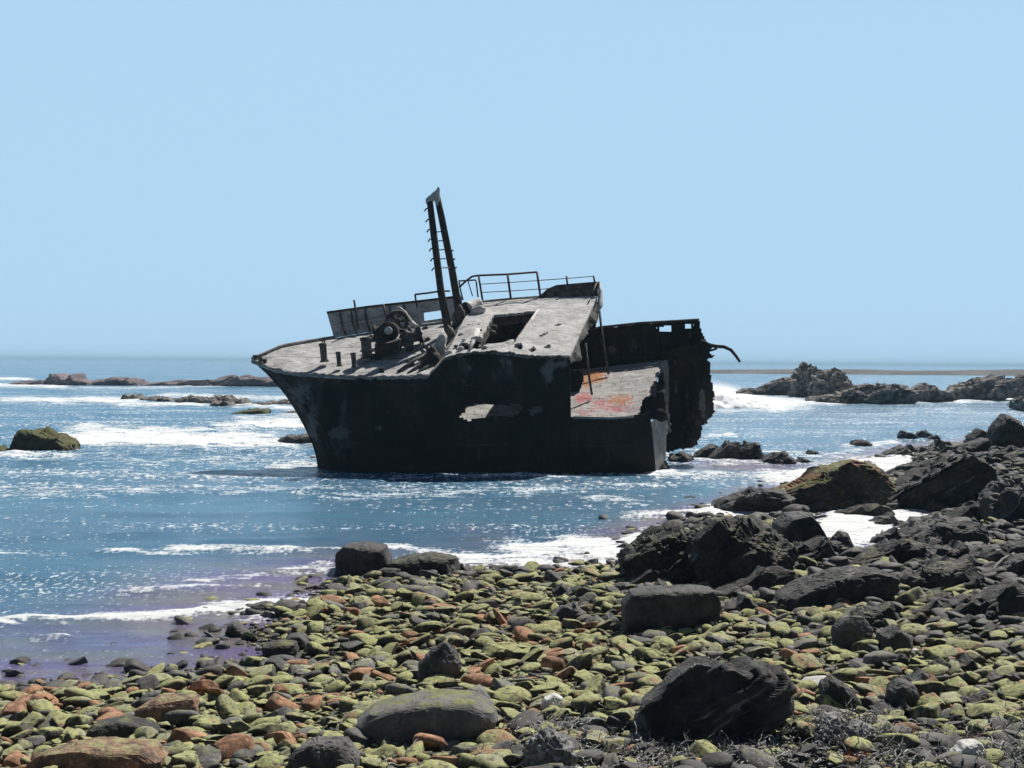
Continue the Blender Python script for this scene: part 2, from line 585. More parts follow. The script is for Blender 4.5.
m_bed = add_ledge_light(rough_mat('bedded_black_rock', ((0.018, 0.018, 0.018), (0.07, 0.068, 0.066)), 3.0, 0.10, 0.75, fine=14, spec=0.45), 30)
m_blackg = rough_mat('black_rock_with_algae', ((0.018, 0.018, 0.018), (0.055, 0.052, 0.05)), 3.0, 0.10, 0.8, fine=14, spec=0.4,
                     top=(0.17, 0.18, 0.05), top_lo=0.85, top_hi=1.2, cover=0.8)
m_lichen = rough_mat('lichen_rock', ((0.02, 0.02, 0.02), (0.06, 0.055, 0.05)), 2.0, 0.05, 0.85, fine=12,
                     top=(0.17, 0.18, 0.04), top_lo=0.5, top_hi=0.8, cover=0.9, top2=((0.26, 0.10, 0.045), 0.50, 0.56))
m_slab = rough_mat('grey_slab', ((0.10, 0.10, 0.10), (0.17, 0.165, 0.16)), 4.0, 0.02, 0.9, fine=25,
                   top=(0.22, 0.23, 0.085), top_lo=0.8, top_hi=1.15, cover=0.9)
m_grey = rough_mat('grey_rock', ((0.05, 0.05, 0.05), (0.13, 0.125, 0.12)), 4.0, 0.02, 0.85, fine=20)
m_reef = rough_mat('reef_rock', ((0.05, 0.046, 0.043), (0.36, 0.33, 0.30)), 1.6, 0.5, 0.9, fine=3.2)
m_reefg = rough_mat('weedy_reef_rock', ((0.03, 0.028, 0.022), (0.10, 0.09, 0.07)), 1.2, 0.15, 0.9, fine=5.0, top=(0.10, 0.105, 0.03),
                    top_lo=0.2, top_hi=0.6, cover=0.8)
m_farreef = rough_mat('far_reef_rock', ((0.13, 0.11, 0.13), (0.24, 0.20, 0.20)), 0.25, 0.5, 0.95, fine=0.8)  # pale purple cast of distance haze put into the rock colour

FOOT = []   # outline, distance of big rocks (for hiding stones behind them)


def rock(name, outline, depth, mat, label, seed, sub=5, strata=None, amp=0.05, cuts=5, cat='rock', group=None, Y=None, boxy=0.6, sink=0.15, lean=0.0):
    ol = np.array(outline, float)
    x0, x1, y0, y1 = ol[:, 0].min(), ol[:, 0].max(), ol[:, 1].min(), ol[:, 1].max()
    cx, cy = (x0 + x1) / 2, (y0 + y1) / 2
    if Y is None:
        Y = hit_ground(cx, y1 - 1)[1]
    Yc = Y + depth * 0.42
    c = at_depth(cx, cy, Yc)
    # radial silhouette in metres
    k = Yc / F
    d = np.stack([(ol[:, 0] - cx) * k, -(ol[:, 1] - cy) * k], 1)
    # dense polar sampling of the outline
    nxt = np.roll(d, -1, 0)
    seg = np.concatenate([d[i] + (nxt[i] - d[i]) * np.linspace(0, 1, 40)[:, None] for i in range(len(d))])
    th = np.arctan2(seg[:, 1], seg[:, 0])
    rr = np.hypot(seg[:, 0], seg[:, 1])
    o_ = np.argsort(th)
    th, rr = th[o_], rr[o_]
    th = np.concatenate([th - 2 * math.pi, th, th + 2 * math.pi])
    rr = np.concatenate([rr, rr, rr])
    V, T = ico(sub)
    V = V.copy()
    a = np.arctan2(V[:, 2], V[:, 0])
    rho = np.hypot(V[:, 0], V[:, 2])
    R = np.interp(a, th, rr)
    q = rho ** boxy
    W = np.stack([R * np.cos(a) * q, np.sign(V[:, 1]) * np.abs(V[:, 1]) ** boxy * depth / 2, R * np.sin(a) * q], 1)
    size = max((x1 - x0), (y1 - y0)) * k
    rg = np.random.default_rng(seed)
    # cut facets in the depth direction
    for i in range(cuts):
        n = rg.normal(size=3) * np.array([0.5, 1.2, 0.5])
        n /= np.linalg.norm(n)
        s = W @ n
        dmax = s.max() * rg.uniform(0.72, 0.93)
        ex = np.maximum(0, s - dmax)
        W -= 0.92 * ex[:, None] * n
    nrm = W / (np.linalg.norm(W, axis=1)[:, None] + 1e-9)
    dis = amp * size * fbm(W / size * 3.2 + seed, 6, seed, 0.68)
    dis += amp * 0.9 * size * (np.abs(fbm(W / size * 7 + seed, 4, seed + 3, 0.65)) - 0.25)
    W = W + nrm * dis[:, None]
    if strata:      # bedding planes: step the surface along the layers
        ang, freq, sa = strata
        sdir = np.array([-math.sin(math.radians(ang)), -0.2, math.cos(math.radians(ang))])
        sdir /= np.linalg.norm(sdir)
        t = (W @ sdir) / size * freq + 0.55 * fbm(W / size * 2.2, 3, seed + 7)
        fr = t - np.floor(t)
        st = np.clip((fr - 0.5) * 3.2 + 0.5, 0, 1)
        amt = np.clip(0.5 + 1.2 * fbm(W / size * 3.0, 3, seed + 9), 0, 1)
        W = W + sdir * ((st - fr) * amt * size / freq)[:, None]
        lay = np.floor(t)
        h1 = _hash(lay.astype(np.int64) + 50, np.full(len(t), seed), np.zeros(len(t), np.int64), 3) - 0.5
        cell = np.floor(t * 1.0 + 0.5 * fbm(W / size * 1.6 + 5, 2, seed + 13) * 3).astype(np.int64)
        h2 = _hash(lay.astype(np.int64) + 90, cell + 40, np.full(len(t), seed), 5) - 0.5
        W = W + nrm * ((h1 * 1.3 + h2 * 0.7) * sa * size * 1.5)[:, None]
        W = W - nrm * (np.abs(fr - 0.5) > 0.43)[:, None] * (amt * sa * size * 0.5)[:, None]
    W[:, 1] += lean * W[:, 2]
    low = W[:, 2] < 0
    W[low, 2] *= (1 + sink)
    base = -(y1 - cy) * k
    W[:, 2] -= base            # origin at the foot
    loc = (c[0], c[1], c[2] + base)
    if not mat: mat = m_black
    o = link(name, mesh_np(name, W, T, cat == 'weed clump', [mat]), loc)
    tag(o, label, cat, group)
    FOOT.append((ol, Yc))
    return o


GB = 'rock boulders on the stony beach'
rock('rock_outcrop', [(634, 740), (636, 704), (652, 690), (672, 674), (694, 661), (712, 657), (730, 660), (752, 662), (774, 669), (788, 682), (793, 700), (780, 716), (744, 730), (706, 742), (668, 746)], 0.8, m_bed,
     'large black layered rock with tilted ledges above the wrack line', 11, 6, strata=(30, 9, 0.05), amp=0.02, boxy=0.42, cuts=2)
rock('rock_block', [(623, 628), (622, 604), (630, 591), (655, 588), (690, 586), (712, 588), (720, 600), (719, 622), (710, 632), (670, 634)], 0.75, m_black,
     'square-edged black block with a flat grey top among mid-beach cobbles', 12, 5, amp=0.02, boxy=0.32, cuts=2)
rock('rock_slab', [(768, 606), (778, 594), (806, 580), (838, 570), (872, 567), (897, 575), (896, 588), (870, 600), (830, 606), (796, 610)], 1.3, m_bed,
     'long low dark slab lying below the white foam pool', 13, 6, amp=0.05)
rock('flat_slab', [(356, 738), (358, 720), (372, 708), (400, 700), (440, 694), (476, 696), (494, 706), (498, 716), (490, 732), (462, 743), (400, 746)], 0.75, m_slab,
     'wide flat grey slab with green algae edges near the bottom', 14, 5, amp=0.02, boxy=0.38, cuts=2)
rock('rock_block', [(337, 578), (337, 552), (345, 545), (366, 543), (386, 546), (391, 560), (390, 576)], 1.1, m_black,
     'dark upright block at the water edge with a pale flat top', 15, 5, amp=0.03, boxy=0.35, cuts=2)
rock('rock_ledge', [(386, 578), (388, 562), (410, 556), (436, 553), (458, 557), (462, 570), (450, 577)], 1.1, m_blackg,
     'low dark ledge joined beside the upright block at the water edge', 16, 5, amp=0.05)
rock('rock_outcrop', [(617, 566), (628, 548), (650, 534), (678, 530), (700, 536), (716, 556), (712, 576), (680, 584), (640, 574)], 2.0, m_blackg,
     'knobbly dark outcrop at the foam edge, seaward end of the point', 17, 6, amp=0.10, strata=(28, 6, 0.03), boxy=0.5, cuts=8)
rock('rock_outcrop', [(684, 556), (692, 532), (712, 519), (740, 516), (768, 524), (788, 548), (792, 574), (760, 592), (706, 588)], 2.4, m_blackg,
     'rounded dark outcrop with a green streak between foam edge and cube-shaped rock', 18, 6, amp=0.09, strata=(32, 6, 0.03), boxy=0.5, cuts=8)
rock('rock_block', [(772, 546), (776, 524), (786, 514), (806, 512), (816, 522), (827, 542), (824, 552), (795, 554)], 1.4, m_black,
     'black cube-shaped rock beside the white foam pool', 19, 5, amp=0.035, boxy=0.4, cuts=3)
rock('boulder', [(829, 554), (832, 540), (839, 531), (846, 532), (852, 544), (854, 555)], 0.6, m_black,
     'small black cone-shaped boulder standing at the foam pool rim', 20, 4, amp=0.05)
rock('rock_outcrop', [(706, 515), (716, 504), (738, 495), (762, 490), (786, 492), (792, 502), (770, 510), (736, 516)], 2.2, m_black,
     'low knobbly rock spur pointing into the blue water', 21, 5, amp=0.10, strata=(15, 5, 0.04))
rock('rock_outcrop', [(756, 508), (774, 496), (800, 485), (824, 473), (844, 465), (866, 466), (880, 474), (884, 490), (870, 506), (830, 512), (790, 513)], 2.6, m_lichen,
     'dark leaning rock with orange and yellow-green top behind the foam pool', 22, 6, amp=0.07, strata=(26, 6, 0.06), boxy=0.45, cuts=8)
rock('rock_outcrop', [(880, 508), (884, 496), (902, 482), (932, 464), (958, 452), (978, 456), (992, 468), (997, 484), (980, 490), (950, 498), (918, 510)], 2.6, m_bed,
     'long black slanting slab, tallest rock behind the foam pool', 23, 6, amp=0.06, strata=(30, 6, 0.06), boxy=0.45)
rock('rock_slab', [(905, 510), (920, 494), (940, 480), (958, 478), (972, 490), (968, 500), (940, 510)], 1.4, m_blackg,
     'smaller slanting slab leaning against the long black slab', 24, 5, amp=0.06, strata=(30, 5, 0.05))
rock('rock_outcrop', [(984, 520), (988, 498), (1000, 486), (1020, 478), (1050, 480), (1068, 500), (1060, 524)], 2.2, m_black,
     'rounded black rock mass cut by the photo edge above the driftwood stick', 25, 5, amp=0.07, strata=(50, 6, 0.03))
rock('rock_peak', [(964, 450), (970, 437), (978, 428), (986, 431), (990, 448)], 1.5, m_black,
     'small dark pointed peak on the beach skyline', 26, 4, amp=0.08, cuts=3)
rock('rock_peak', [(985, 450), (992, 428), (1004, 414), (1016, 420), (1026, 438), (1032, 450)], 2.0, m_black,
     'tall dark pointed peak on the beach skyline at the photo edge', 27, 5, amp=0.06, cuts=3)
rock('boulder', [(828, 648), (834, 628), (846, 614), (862, 616), (872, 628), (868, 646), (848, 652)], 0.5, m_grey,
     'upright angular grey boulder below the long low slab', 28, 5, amp=0.04, cuts=6)
rock('boulder', [(416, 680), (420, 662), (432, 648), (446, 640), (456, 650), (462, 666), (460, 680), (440, 686)], 0.5, m_grey,
     'blocky dark grey boulder heap behind the wide flat slab', 29, 5, amp=0.08, cuts=6)
rock('boulder', [(874, 652), (880, 634), (896, 624), (908, 634), (912, 650), (896, 656)], 0.5, m_black,
     'dark angular boulder beside the upright grey boulder', 30, 4, amp=0.05, cuts=6)
rock('boulder', [(884, 706), (886, 688), (898, 678), (912, 682), (921, 700), (916, 716), (896, 716)], 0.45, m_black,
     'dark boulder amid green cobbles on the lower beach', 31, 4, amp=0.05, cuts=6)
rock('rock_slab', [(818, 702), (822, 684), (830, 676), (850, 688), (862, 704), (858, 714), (832, 712)], 0.5, m_blackg,
     'tilted dark slab with green upper edge beyond the layered rock', 32, 4, amp=0.04, cuts=4, strata=(-30, 5, 0.03))
rock('rock_slab', [(134, 722), (140, 706), (160, 696), (196, 696), (202, 710), (190, 724), (160, 728)], 0.55,
     rough_mat('rust_slab', ((0.10, 0.07, 0.055), (0.33, 0.20, 0.13)), 5.0, 0.03, 0.9, fine=40, top=(0.33, 0.33, 0.16), top_lo=0.85, top_hi=1.15, cover=0.85), 'broad rust-orange slab with a dark broken end near the bottom', 33, 5, amp=0.03, boxy=0.45)
rock('rock_slab', [(86, 738), (92, 724), (120, 718), (150, 722), (160, 732), (150, 742), (116, 744)], 0.5, m_blackg,
     'dark long stone in front of the broad rust-orange slab', 34, 4, amp=0.03)
rock('rock_slab', [(20, 772), (40, 752), (90, 742), (150, 744), (166, 756), (160, 776), (90, 780)], 0.6,
     bpy.data.materials['rust_slab'], 'wide rust-brown slab cut by the bottom photo edge', 35, 5, amp=0.03, boxy=0.45)
rock('boulder', [(284, 770), (292, 750), (318, 738), (346, 740), (362, 756), (364, 774)], 0.5, m_grey,
     'hollowed grey boulder at the bottom edge before the wide flat slab', 36, 5, amp=0.06)
rock('boulder', [(264, 657), (262, 645), (280, 640), (296, 642), (300, 654), (284, 660)], 0.5, m_blackg,
     'dark flat boulder with rust top standing in the shallow tide pool edge', 37, 4, amp=0.05)
rock('boulder', [(262, 672), (266, 660), (276, 658), (292, 668), (294, 676)], 0.4, m_black,
     'black wedge-shaped boulder at the end of the shallow water', 38, 4, amp=0.05)
# stones standing in the shallows
rock('boulder', [(9, 665), (12, 659), (22, 657), (30, 660), (31, 666)], 0.3, m_black, 'lone black stone in shallow water close to the photo edge', 39, 3, Y=CAMZ * F / 306)
rock('boulder', [(195, 671), (197, 662), (201, 660), (208, 667), (209, 671)], 0.25, m_black, 'small black triangular stone awash at the water line', 40, 3)
rock('boulder', [(166, 633), (172, 629), (178, 629), (181, 632), (178, 634)], 0.3, m_black, 'lowest black stone awash just below the breaking wave line', 41, 3, Y=CAMZ * F / 273)
rock('boulder', [(78, 678), (84, 674), (93, 675), (95, 679)], 0.3, m_black, 'flat dark stone barely above the shallow water', 42, 3)
rock('boulder', [(225, 634), (229, 624), (235, 621), (246, 630), (252, 635), (236, 638)], 0.4, m_black, 'black stone in the wash beside the tide pool cobbles', 43, 4)
rock('boulder', [(249, 612), (252, 604), (264, 602), (280, 606), (280, 613)], 0.5, m_black, 'dark stone in the white wash below the upright block', 44, 4)

# broken ledges running across the far end of the beach
RID = [(622, 588, 706, 578, 30, 'dark slanting ledge in front of the knobbly foam-edge outcrop'),
       (708, 600, 792, 584, 26, 'dark slanting ledge between square-edged block and long low slab'),
       (762, 562, 838, 553, 20, 'low dark ledge under the black cube-shaped rock'),
       (842, 570, 925, 556, 26, 'dark ledge on the landward side of the foam pool'),
       (905, 552, 985, 540, 26, 'jagged ledge between the foam pool and the driftwood stick'),
       (992, 566, 1062, 550, 34, 'dark ledge behind the driftwood stick, cut by the photo edge'),
       (884, 596, 982, 584, 30, 'broad dark ledge under the driftwood stick'),
       (930, 626, 1034, 606, 36, 'lowest dark ledge at the photo edge, green stones before it'),
       (938, 524, 1006, 514, 24, 'short ledge above the jagged ledge, next to the rounded rock mass'),
       (716, 566, 786, 556, 26, 'steep ledge leaning against the rounded outcrop with a green streak'),
       (880, 478, 962, 466, 14, 'thin grey ledge behind the long black slanting slab'),
       (930, 456, 1000, 446, 12, 'thin ledge at the foot of the skyline peaks'),
       (820, 520, 890, 512, 12, 'low wet ledge at the seaward rim of the foam pool')]
rgr = np.random.default_rng(77)
for i, (xa, ya, xb, yb, hh, lb) in enumerate(RID):
    top_ = []
    for t_ in np.linspace(0.0, 1.0, 12):
        pr = (0.25 + 0.75 * t_ ** 0.8) * (1 if t_ < 0.86 else 0.55) * rgr.uniform(0.72, 1.08)
        top_.append((xa + (xb - xa) * t_ + rgr.uniform(-2, 2), ya + (yb - ya) * t_ - hh * pr))
    ol = [(xa - 4, ya + 2)] + top_ + [(xb + 6, yb + 3), ((xa + xb) / 2, (ya + yb) / 2 + 6)]
    P0 = hit_ground((xa + xb) / 2, (ya + yb) / 2 + 3)
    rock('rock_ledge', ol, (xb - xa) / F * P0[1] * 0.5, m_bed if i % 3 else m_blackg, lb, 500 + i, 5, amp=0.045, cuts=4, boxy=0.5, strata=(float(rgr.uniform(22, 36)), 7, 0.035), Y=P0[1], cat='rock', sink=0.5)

# rocks standing in the sea
rock('sea_rock', [(14, 456), (18, 444), (26, 432), (38, 430), (54, 434), (66, 436), (78, 444), (84, 454), (60, 458)], 3.0, m_reefg,
     'green-brown weedy rock alone in the surf by the photo edge', 51, 5, amp=0.10, Y=CAMZ * F / 94, strata=(40, 5, 0.03))
rock('sea_rock', [(-22, 458), (-14, 448), (0, 445), (8, 451), (12, 457)], 2.0, m_reefg,
     'low weedy rock cut off by the photo edge beside the weedy rock', 52, 4, amp=0.08, Y=CAMZ * F / 95)
rock('sea_rock', [(272, 446), (280, 438), (288, 434), (296, 436), (306, 434), (330, 434), (334, 447), (300, 448)], 2.5, m_black,
     'dark low rock in the surf just under the bow', 53, 4, amp=0.07, Y=CAMZ * F / 84)
rock('sea_rock', [(247, 448), (252, 445), (258, 445), (263, 448)], 1.2, m_black, 'tiny dark rock in white surf ahead of the bow', 54, 3, Y=CAMZ * F / 87)
rock('sea_rock', [(308, 460), (312, 456), (320, 457), (322, 462)], 1.0, m_black, 'small black stone touching the stem of the wreck', 55, 3, Y=CAMZ * F / 99)
rock('sea_rock', [(222, 418), (236, 412), (252, 410), (268, 408), (276, 413), (274, 416), (240, 419)], 3.5, m_reefg, 'low dark weedy rock close ahead of the bow', 59, 4, amp=0.09, Y=CAMZ * F / 55)
rock('sea_rock', [(212, 426), (216, 422), (222, 421), (226, 425)], 1.6, m_reef, 'small brown rock awash ahead of the bow', 60, 3, Y=CAMZ * F / 64)
rock('sea_rock', [(276, 415), (290, 411), (308, 411), (310, 416)], 2, m_reefg, 'thin weedy rock touching the bow flare outline', 61, 3, Y=CAMZ * F / 54)
far_o = [([(4, 387), (18, 382.5), (36, 381.5), (52, 380), (60, 384), (58, 387.5), (30, 388)], 'first low piece of the long far reef, starting at the photo edge'),
         ([(46, 387), (52, 378), (54, 374), (60, 373.5), (66, 377), (74, 378), (84, 379), (96, 382), (98, 387), (70, 388)], 'piece of the far reef with a stack rising at its end'),
         ([(74, 380), (75.3, 374), (79, 373.5), (80.5, 380)], 'tiny isolated stack on the far reef'),
         ([(88, 387), (98, 381), (108, 380), (116, 377.5), (130, 377.5), (142, 380), (150, 385), (146, 388), (110, 388)], 'third piece of the far reef, low with a shallow hump'),
         ([(140, 386), (156, 383), (176, 381.5), (200, 381), (216, 380), (222, 386), (180, 387.5)], 'thin flat piece of the far reef before the bow'),
         ([(208, 386), (218, 380), (228, 377), (246, 376.5), (258, 379), (272, 377.5), (290, 380), (304, 386), (250, 387)], 'piece of the far reef running behind the bow')]
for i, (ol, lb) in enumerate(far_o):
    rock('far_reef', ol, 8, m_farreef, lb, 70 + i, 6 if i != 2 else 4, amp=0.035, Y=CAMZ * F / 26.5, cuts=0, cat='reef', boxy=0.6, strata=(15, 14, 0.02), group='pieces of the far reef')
row = [(133, 401, 26, 7), (150, 402, 22, 6), (168, 402.5, 20, 5), (190, 404, 26, 9), (207, 404, 28, 9), (226, 403.5, 30, 9), (238, 405.5, 24, 7), (222, 407, 26, 6), (262, 406, 26, 5), (281, 405.5, 28, 6), (243, 402.5, 14, 5), (157, 399.5, 12, 4)]
rw = np.random.default_rng(8)
NEARW = ['first', 'second', 'third', 'fourth', 'fifth', 'sixth', 'seventh', 'eighth', 'ninth', 'tenth', 'eleventh', 'twelfth']
for i, (cx, by, ww, hh) in enumerate(sorted(row)):
    ol = [(cx - ww / 2, by)] + [(cx + ww * t_, by - hh * rw.uniform(0.55, 1.05)) for t_ in (-0.38, -0.22, -0.08, 0.06, 0.2, 0.34)] + [(cx + ww / 2, by), (cx, by + 1.2)]
    rock('reef_rock', ol, 3.5, m_reef, f'small ragged brown rock of the middle reef row, {NEARW[i]} from left', 400 + i, 5, amp=0.10, Y=CAMZ * F / (by - 359.8), cuts=2, cat='reef rock', boxy=0.6, strata=(25, 6, 0.06), group='middle reef row beyond the bow')

# reef beyond the stern, several rocks
RG = [([(752, 392), (762, 384), (776, 379), (798, 377), (806, 372), (812, 384), (806, 396), (780, 394)], 'dark reef shoulder next to the breaking wave'),
      ([(790, 394), (796, 376), (798, 366), (803, 363.5), (806, 366), (812, 363), (817, 367), (819, 374), (824, 384), (820, 398)], 'highest knob of the far reef beyond the stern'),
      ([(812, 398), (818, 377), (826, 374), (832, 372), (838, 376), (846, 382), (858, 386), (866, 394), (852, 401)], 'second knob of the far reef beyond the stern'),
      ([(838, 402), (850, 393), (866, 386), (884, 384), (898, 385), (906, 386), (914, 393), (908, 402), (870, 404)], 'middle hump of the far reef, joined under the second knob'),
      ([(806, 403), (810, 398), (820, 396), (834, 398), (838, 403)], 'small dark rock before the far reef foam'),
      ([(908, 402), (912, 392), (920, 387), (926, 382), (930, 384), (934, 390), (950, 392), (954, 399), (930, 400)], 'dark spiky rock in the gap of the far reef'),
      ([(930, 399), (940, 392), (956, 385), (976, 380), (992, 378), (1004, 381), (1012, 390), (996, 398), (970, 400)], 'broad grey end of the far reef by the photo edge'),
      ([(984, 398), (994, 386), (1008, 379), (1024, 376), (1050, 376), (1080, 382), (1090, 398)], 'last grey reef mass cut by the photo edge'),
      ([(735, 393), (748, 389), (764, 388), (780, 391), (770, 396)], 'low brown reef tail behind the breaking wave'),
      ([(820, 398), (836, 393), (860, 392), (884, 396), (880, 402), (850, 404)], 'pale low reef apron at the foot of the humps'),
      ([(1015, 408), (1018, 400), (1030, 396), (1044, 404), (1040, 410)], 'dark rock tip before the reef at the photo edge')]
for i, (ol, lb) in enumerate(RG):
    sz = max(p[1] for p in ol) - 364.2
    rock('reef_rock', ol, 6.5, m_reef, lb, 80 + i, 5, amp=0.16, Y=CAMZ * F / max(sz, 28) , cuts=3, cat='reef rock', boxy=0.6, strata=(30, 8, 0.07))

# rocks between the wreck and the beach
SR = [([(664, 462), (670, 455), (682, 453), (694, 455), (690, 463)], 'grey rock at the foot of the broken stern'),
      ([(690, 458), (696, 452), (706, 446), (717, 444), (717, 456), (704, 460)], 'dark wedge rock closest to the wreck in the rock line'),
      ([(706, 457), (720, 448), (726, 443), (738, 441), (740, 450), (732, 460), (716, 461)], 'pale slanting rock between two dark wedges in the rock line'),
      ([(730, 460), (738, 449), (748, 442), (760, 442), (762, 456), (752, 461)], 'tallest dark wedge rock in the rock line past the stern'),
      ([(760, 460), (772, 452), (786, 450), (794, 456), (792, 464), (770, 464)], 'grey low rock in the middle of the rock line'),
      ([(774, 464), (784, 456), (794, 458), (798, 465)], 'small black rock in front of the grey low rock'),
      ([(794, 464), (800, 457), (810, 460), (812, 464)], 'small reddish-black rock ending the rock line'),
      ([(804, 456), (810, 450), (818, 452), (822, 456)], 'dark rock alone behind the end of the rock line'),
      ([(850, 445), (856, 441), (864, 440), (872, 443), (870, 446)], 'brown rock awash in the blue water off the beach'),
      ([(640, 470), (652, 464), (664, 461), (668, 468), (660, 473)], 'small black rock tucked against the wreck end')]
for i, (ol, lb) in enumerate(SR):
    b_ = max(p[1] for p in ol) - 363.5
    rock('sea_rock', ol, 1.8, m_black if i not in (0, 2, 4) else m_grey, lb, 100 + i, 5, amp=0.13, Y=CAMZ * F / b_, strata=(35, 4, 0.06), boxy=0.85, cuts=8)

# far low land beyond the reef
def land(name, pts, depth, Yd, mat, seed):
    xs = np.arange(pts[0][0], pts[-1][0], 3.0)
    h = np.interp(xs, [p[0] for p in pts], [p[1] for p in pts])
    k = 9
    V = []
    for i, (xx, hh) in enumerate(zip(xs, h)):
        for j in range(k):
            s = j / (k - 1)
            V.append(((xx - 512) / F * Yd, Yd + depth * s, -0.3 + (hh / F * Yd) * math.sin(math.pi * min(s * 1.1, 1))))
    V = np.array(V)
    V[:, 2] *= 0.85 + 0.35 * fbm(V * np.array([0.03, 0.03, 0]), 4, seed)
    o = link(name, mesh_np(name, V, gridfaces(len(xs), k), True, [mat]))
    tag(o, kind='structure')
    return o


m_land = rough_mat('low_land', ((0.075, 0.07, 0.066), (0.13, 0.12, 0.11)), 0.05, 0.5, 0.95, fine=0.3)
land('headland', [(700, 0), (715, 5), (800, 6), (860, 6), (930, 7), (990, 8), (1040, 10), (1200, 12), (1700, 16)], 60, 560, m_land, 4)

# ------------------------------------------------------------------ mid-size rocks at the top right of the beach
RGN = np.random.default_rng(21)
cnt = {}
mids = []
zones = [((640, 560), (770, 600), 14, 26), ((770, 556), (1030, 572), 16, 30), ((896, 540), (1030, 620), 18, 36), ((880, 512), (985, 548), 20, 26), ((800, 600), (1030, 640), 14, 34),
         ((880, 436), (985, 470), 26, 16), ((980, 450), (1030, 480), 12, 18), ((860, 480), (900, 510), 6, 16), ((700, 585), (790, 640), 8, 26), ((560, 590), (640, 640), 8, 24), ((800, 660), (1020, 720), 10, 30)]
words_zone = ['on the dark point', 'just below the foam pool', 'around the driftwood stick', 'by the landward rim of the foam pool', 'below the long low slab',
              'on the flat rock platform near the skyline peaks', 'under the tall skyline peak', 'behind the cube-shaped rock', 'above the square-edged black block', 'before the square-edged black block', 'on the lower beach beyond the layered rock']
shape_w = ['squat', 'wedge-shaped', 'slanting', 'rounded', 'jagged', 'flat-topped']
size_w = ['small', 'middling', 'large']
midspec = []
for zi, ((a, b0), (c, d0), n, wmax) in enumerate(zones):
    for j in range(n):
        cx = RGN.uniform(a, c)
        by = RGN.uniform(b0, d0)
        wpx = 1.5 * wmax * RGN.uniform(0.45, 1.05)
        hpx = wpx * RGN.uniform(0.26, 0.46)
        midspec.append((by, cx, wpx, hpx, zi, int(RGN.integers(0, 6))))
midspec.sort()
GM = 'dark angular rocks strewn over the far end of the beach'
labels_mid = []
for i, (by, cx, wpx, hpx, zi, sw) in enumerate(midspec):
    k1, k2, k3 = RGN.uniform(0.3, 0.9), RGN.uniform(0.55, 1.0), RGN.uniform(-0.1, 0.35)
    wd = [(-1.0, 0.0), (-0.95, 0.2 + 0.2 * RGN.random()), (-0.35, k3 + 0.45), (0.1, 0.62 + 0.2 * RGN.random()), (k1 * 0.6, 1.0), (k1 * 0.6 + 0.3, k2), (1.0, k2 * 0.45), (1.05, 0.0), (0.5, -0.2), (-0.4, -0.22)]
    if RGN.random() < 0.25: wd = [(-x_, z_) for x_, z_ in wd[::-1]]
    hp2 = hpx * 1.25
    ol = [(cx + wpx / 2 * x_ * 1.1, by - hp2 * z_) for x_, z_ in wd]
    green = RGN.random() < (0.35 if zi in (4, 8, 9, 10) else 0.18)
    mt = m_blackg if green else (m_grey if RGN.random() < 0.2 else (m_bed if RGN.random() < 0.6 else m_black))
    sz = size_w[int(np.clip((wpx / wmax / 1.5 - 0.45) / 0.2, 0, 2))]
    o = rock('rock', ol, 0, mt, None, 200 + i, 4, amp=0.07, cuts=5, strata=(RGN.choice([28, 32, 25, -20]), 5, 0.05)) if False else None
    P0 = hit_ground(cx, by)
    dep = wpx / F * P0[1] * RGN.uniform(0.7, 1.2)
    o = rock('rock', ol, dep, mt, None, 200 + i, 4, amp=0.05, cuts=6, boxy=0.5, strata=(float(RGN.choice([28, 34, 40, 25, -20])), 5, 0.035), Y=P0[1], group=GM)
    o['category'] = 'rock'
    mids.append((o, cx, by, zi, ('green-topped' if green else ('grey' if mt is m_grey else 'black')), shape_w[sw], sz))
buckets = {}
for t in mids:
    buckets.setdefault((t[3], t[4], t[6]), []).append(t)
ORD = ['first', 'second', 'third', 'fourth', 'fifth', 'sixth', 'seventh', 'eighth', 'ninth', 'tenth', 'eleventh', 'twelfth', 'thirteenth', 'fourteenth', 'fifteenth', 'sixteenth', 'seventeenth', 'eighteenth', 'nineteenth', 'twentieth',
       'twenty-first', 'twenty-second', 'twenty-third', 'twenty-fourth', 'twenty-fifth', 'twenty-sixth', 'twenty-seventh', 'twenty-eighth', 'twenty-ninth', 'thirtieth']
for (zi, colr, sz), L in buckets.items():
    L.sort(key=lambda t: t[1])
    for i, t in enumerate(L):
        if len(L) == 1:
            t[0]['label'] = f'only {sz} {colr} angular rock {words_zone[zi]}'
        else:
            t[0]['label'] = f'{sz} {colr} angular rock {words_zone[zi]}, {ORD[i]} from left'

